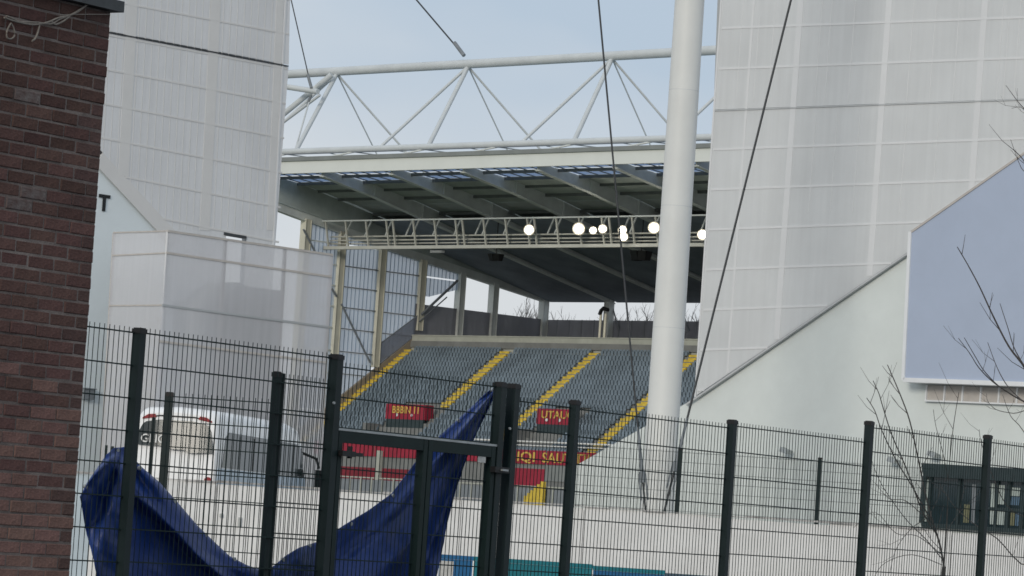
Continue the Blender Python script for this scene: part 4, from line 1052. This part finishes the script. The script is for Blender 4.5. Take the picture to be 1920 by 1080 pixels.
# floodlights on the gantry
FL = [(992, 431, .40, 'leftmost round lit floodlight on the roof gantry, alone in its bay'), (1085, 429, .46, 'large lit floodlight left of the close pair on the gantry'), (1112, 432, .29, 'left and smaller lamp of the close pair of floodlights'), (1130, 429, .33, 'right lamp of the close pair of floodlights'), (1167, 431, .33, 'upper lamp of the stacked floodlights beside the thin cable'), (1169, 444, .34, 'lower lamp of the stacked floodlights beside the thin cable'), (1226, 427, .43, 'lit floodlight touching the left edge of the white mast'), (1317, 440, .38, 'rightmost lit floodlight between mast and pale mesh wall')]
for x, y, r, lab in FL:
    a, z = hb(x, y, bg_ - .5); o = thing('floodlight', S(a, bg_ - .3, z - r), lab, 'floodlight', 'lit floodlights on the roof gantry')
    aim = (CAM + Vector((0, 0, 0)) - S(a, bg_ - .5, z)); aim = Vector((aim.x, aim.y, aim.z - 20)).normalized()
    c = S(a, bg_ - .5, z)
    mb = MB(); mb.tube([c - aim * .5, c - aim * .3, c], r * .5, 14, r1=r * 1.04); mb.build('lamp_housing', M['lamp_body'], o)
    mb = MB(); mb.tube([c + aim * .03, c + aim * r * .3], r * .8, 20, r1=r * .5); mb.build('lens', M['lamp'], o)
    mb = MB(); mb.tube([c + aim * .0, c + aim * .028], r * 1.1, 20); mb.build('halo_ring', M['lamp_halo'], o)  # glare around the lens, drawn as a faintly glowing ring
    mb = MB(); mb.beam(c - aim * .3, S(a, bg_ + .3, z - .2), .1, .1); mb.build('bracket', M['lamp_body'], o)
# loudspeaker clusters
for x, y, r, lab in ((930, 483, .75, 'small black loudspeaker cluster hanging under the stand roof, left'), (1202, 480, 1.0, 'larger black loudspeaker cluster hanging beside the mast')):
    a, z = hb(x, y, 14); o = thing('loudspeaker', S(a, 14, z - r * .5), lab, 'loudspeaker', 'loudspeakers under the stand roof')
    mb = MB()
    for k in range(5):
        an = pi * (k / 4) + pi; d = AX * cos(an) + BX * sin(an); mb.box(S(a, 14, z) + d * r * .55, d.cross(Z) * r * .32, d * r * .3, Z * r * .38 + d * .1)
    mb.build('horn_cabinets', M['black'], o)
    mb = MB(); mb.tube([S(a, 14, z), S(a, 14, deck(14))], .05, 6); mb.build('hanger', M['black'], o)
# flue with cowl on the parapet
bq = B1 + 1.2; a0 = hb(1124, 632, bq)[0]; a1 = hb(1133, 632, bq)[0]; zt_ = hb(1128, 588, bq)[1]
o = thing('flue', S((a0 + a1) / 2, bq, z3 - .5), 'twin cream pipes with black cowl above the top seat row', 'flue pipe')
for a in (a0, a1):
    mb = MB(); mb.tube([S(a, bq, z3 - .5), S(a, bq, zt_)], .11, 8); mb.build('pipe', M['pole_pale'], o)
mb = MB(); mb.tube([S(a0 - .1, bq - .05, zt_ - .1), S(a0 + .05, bq - .05, zt_ + .25), S((a0 + a1) / 2, bq - .05, zt_ + .45), S(a1 + .3, bq - .05, zt_ + .3)], .17, 8); mb.build('cowl', M['black'], o)

# ================================================================== TREES
def branch_mesh(mb, base, d, length, r, depth, rnd, n=4):
    pts = [base]; p = base.copy(); dd = d.normalized()
    for k in range(4):
        dd = (dd + Vector((rnd.uniform(-.2, .2), rnd.uniform(-.2, .2), rnd.uniform(-.02, .18)))).normalized(); p = p + dd * (length / 4); pts.append(p.copy())
    mb.tube(pts, r, n, cap=False, r1=r * .4)
    if depth > 0:
        for q in range(rnd.choice((3, 4))):
            k = rnd.randrange(1, 5); nd = (dd + Vector((rnd.uniform(-1, 1), rnd.uniform(-1, 1), rnd.uniform(-.1, .7)))).normalized()
            branch_mesh(mb, pts[k], nd, length * rnd.uniform(.5, .72), r * .55, depth - 1, rnd, 3)
for i, (x, y, zc, h, lab) in enumerate(((972, 568, 420, 9, 'bare far tree behind the stand, left of the first rear column'), (1000, 578, 430, 8, 'lower bare far tree close behind the first rear column'), (1046, 574, 425, 8, 'bare far tree seen between the two rear columns'), (1180, 574, 430, 8, 'bare far tree behind the stand just left of the white mast'), (1212, 570, 440, 9, 'bare far tree half hidden by the white mast'), (1302, 572, 430, 8, 'bare far tree between mast and right mesh wall'))):
    tp_ = CAM + ray(x, y) * zc; rnd = random.Random(40 + i)
    basep = Vector((tp_.x, tp_.y, YARD)); hb_ = tp_.z - YARD
    o = thing('bare_tree', basep, lab, 'tree', 'bare trees beyond the stand')
    mb = MB(); fork = Vector((tp_.x, tp_.y, tp_.z - h)); mb.tube([basep, fork], .45, 8, r1=.3); mb.build('trunk', M['bark_far'], o)
    mb = MB()
    for q in range(8): branch_mesh(mb, fork, Vector((rnd.uniform(-.6, .6), rnd.uniform(-.6, .6), 1.1)), h * rnd.uniform(.42, .58), .15, 3, rnd)
    tag(mb.build('crown', M['bark_far'], o), kind='stuff')
def px_tree(scale, base_px, stems, lab, trunk_r):
    TPn = Plane(1800, scale, 1e7)
    b0 = TPn.hit(*base_px); bp = Vector((b0.x, b0.y, 0))
    o = thing('bare_tree', bp, lab, 'tree', 'bare saplings by the right fence')
    mb = MB(); mb.tube([bp, Vector((b0.x - .03, b0.y + .02, b0.z * .5)), b0], trunk_r * 1.2, 8, r1=trunk_r); mb.build('trunk', M['bark'], o)
    rnd = random.Random(int(base_px[0])); tw = MB()
    for pts, r0, r1 in stems:
        n = len(pts); ph = rnd.uniform(-1, 1); w3 = []
        for j, (x, y) in enumerate(pts):
            w3.append(TPn.hit(x, y, ph * j / n * 1.0))
        w3 = smooth_path(w3, 4)
        mb = MB(); r0 *= .74; r1 *= .8; mb.tube(w3, r0, 5, r1=r1); mb.build('branch', M['bark'], o)
        for j in range(3, len(w3) - 1, 3):
            if rnd.random() < .6:
                d = (w3[j] - w3[j - 1]).normalized(); sgn = rnd.choice((-1, 1))
                nd = (d + Vector((sgn * rnd.uniform(.5, 1.1), rnd.uniform(-.6, .6), rnd.uniform(-.1, .3)))).normalized(); ln = rnd.uniform(.12, .42)
                p = [w3[j], w3[j] + nd * ln * .5, w3[j] + nd * ln + Z * ln * .15]; tw.tube(p, r1 * .9, 4, cap=False, r1=r1 * .4)
                if rnd.random() < .5: tw.tube([p[1], p[1] + (nd + Vector((rnd.uniform(-.6, .6), 0, .7))).normalized() * ln * .5], r1 * .7, 3, cap=False, r1=r1 * .3)
    tag(tw.build('twigs', M['bark'], o), kind='stuff')
px_tree(175, (1770, 1062), [
    ([(1770, 1062), (1762, 1020), (1748, 975), (1735, 925), (1722, 862), (1706, 790), (1688, 740), (1671, 700), (1664, 684)], .017, .006),
    ([(1755, 1000), (1728, 955), (1700, 880), (1672, 815), (1655, 762), (1648, 738), (1637, 714)], .012, .005),
    ([(1748, 980), (1712, 915), (1680, 862), (1653, 806), (1640, 770), (1625, 746)], .011, .005),
    ([(1770, 1062), (1775, 990), (1779, 890), (1787, 805), (1798, 735)], .010, .004),
    ([(1768, 1050), (1735, 1010), (1700, 975), (1660, 920), (1640, 880), (1632, 850)], .008, .003),
    ([(1766, 1040), (1720, 1005), (1680, 1000), (1640, 960), (1600, 990)], .006, .003),
    ([(1745, 968), (1710, 990), (1680, 1030), (1668, 1075)], .006, .003),
    ([(1778, 900), (1768, 850), (1755, 800), (1750, 768)], .006, .003),
    ([(1772, 1000), (1800, 960), (1830, 930), (1850, 905)], .006, .003),
    ([(1768, 1060), (1710, 1040), (1660, 1055), (1640, 1080)], .006, .003),
    ([(1750, 985), (1700, 940), (1668, 935), (1640, 905)], .006, .003)],
    'bare sapling with many thin stems in front of the dark window', .022)
px_tree(185, (1990, 1000), [
    ([(1990, 1000), (1985, 900), (1965, 780), (1925, 695), (1892, 650), (1862, 592), (1838, 540), (1815, 497), (1795, 463)], .022, .006),
    ([(1940, 715), (1905, 660), (1890, 615), (1875, 569)], .010, .004),
    ([(1980, 830), (1935, 765), (1900, 742), (1862, 716), (1836, 690), (1818, 662), (1797, 634)], .014, .004),
    ([(1870, 722), (1845, 695), (1826, 664), (1808, 633)], .008, .004),
    ([(1915, 750), (1890, 725), (1870, 690), (1852, 642)], .009, .004),
    ([(1985, 900), (1940, 780), (1900, 775), (1868, 768), (1852, 752), (1850, 738)], .007, .003),
    ([(1985, 920), (1920, 810), (1895, 780), (1880, 740)], .008, .003),
    ([(1990, 960), (1930, 1060), (1870, 1010), (1830, 985), (1790, 950), (1760, 905)], .011, .004),
    ([(1990, 980), (1900, 960), (1860, 890), (1840, 830), (1836, 805)], .008, .003),
    ([(1985, 880), (1975, 600), (1950, 380), (1925, 310), (1900, 280)], .016, .005),
    ([(1960, 420), (1935, 335), (1915, 315), (1895, 262)], .008, .003),
    ([(1965, 500), (1955, 300), (1930, 220), (1908, 190), (1886, 160)], .012, .003),
    ([(1945, 260), (1920, 205), (1897, 203)], .006, .003)],
    'bare tree reaching in from the right edge across the blank panel', .035)
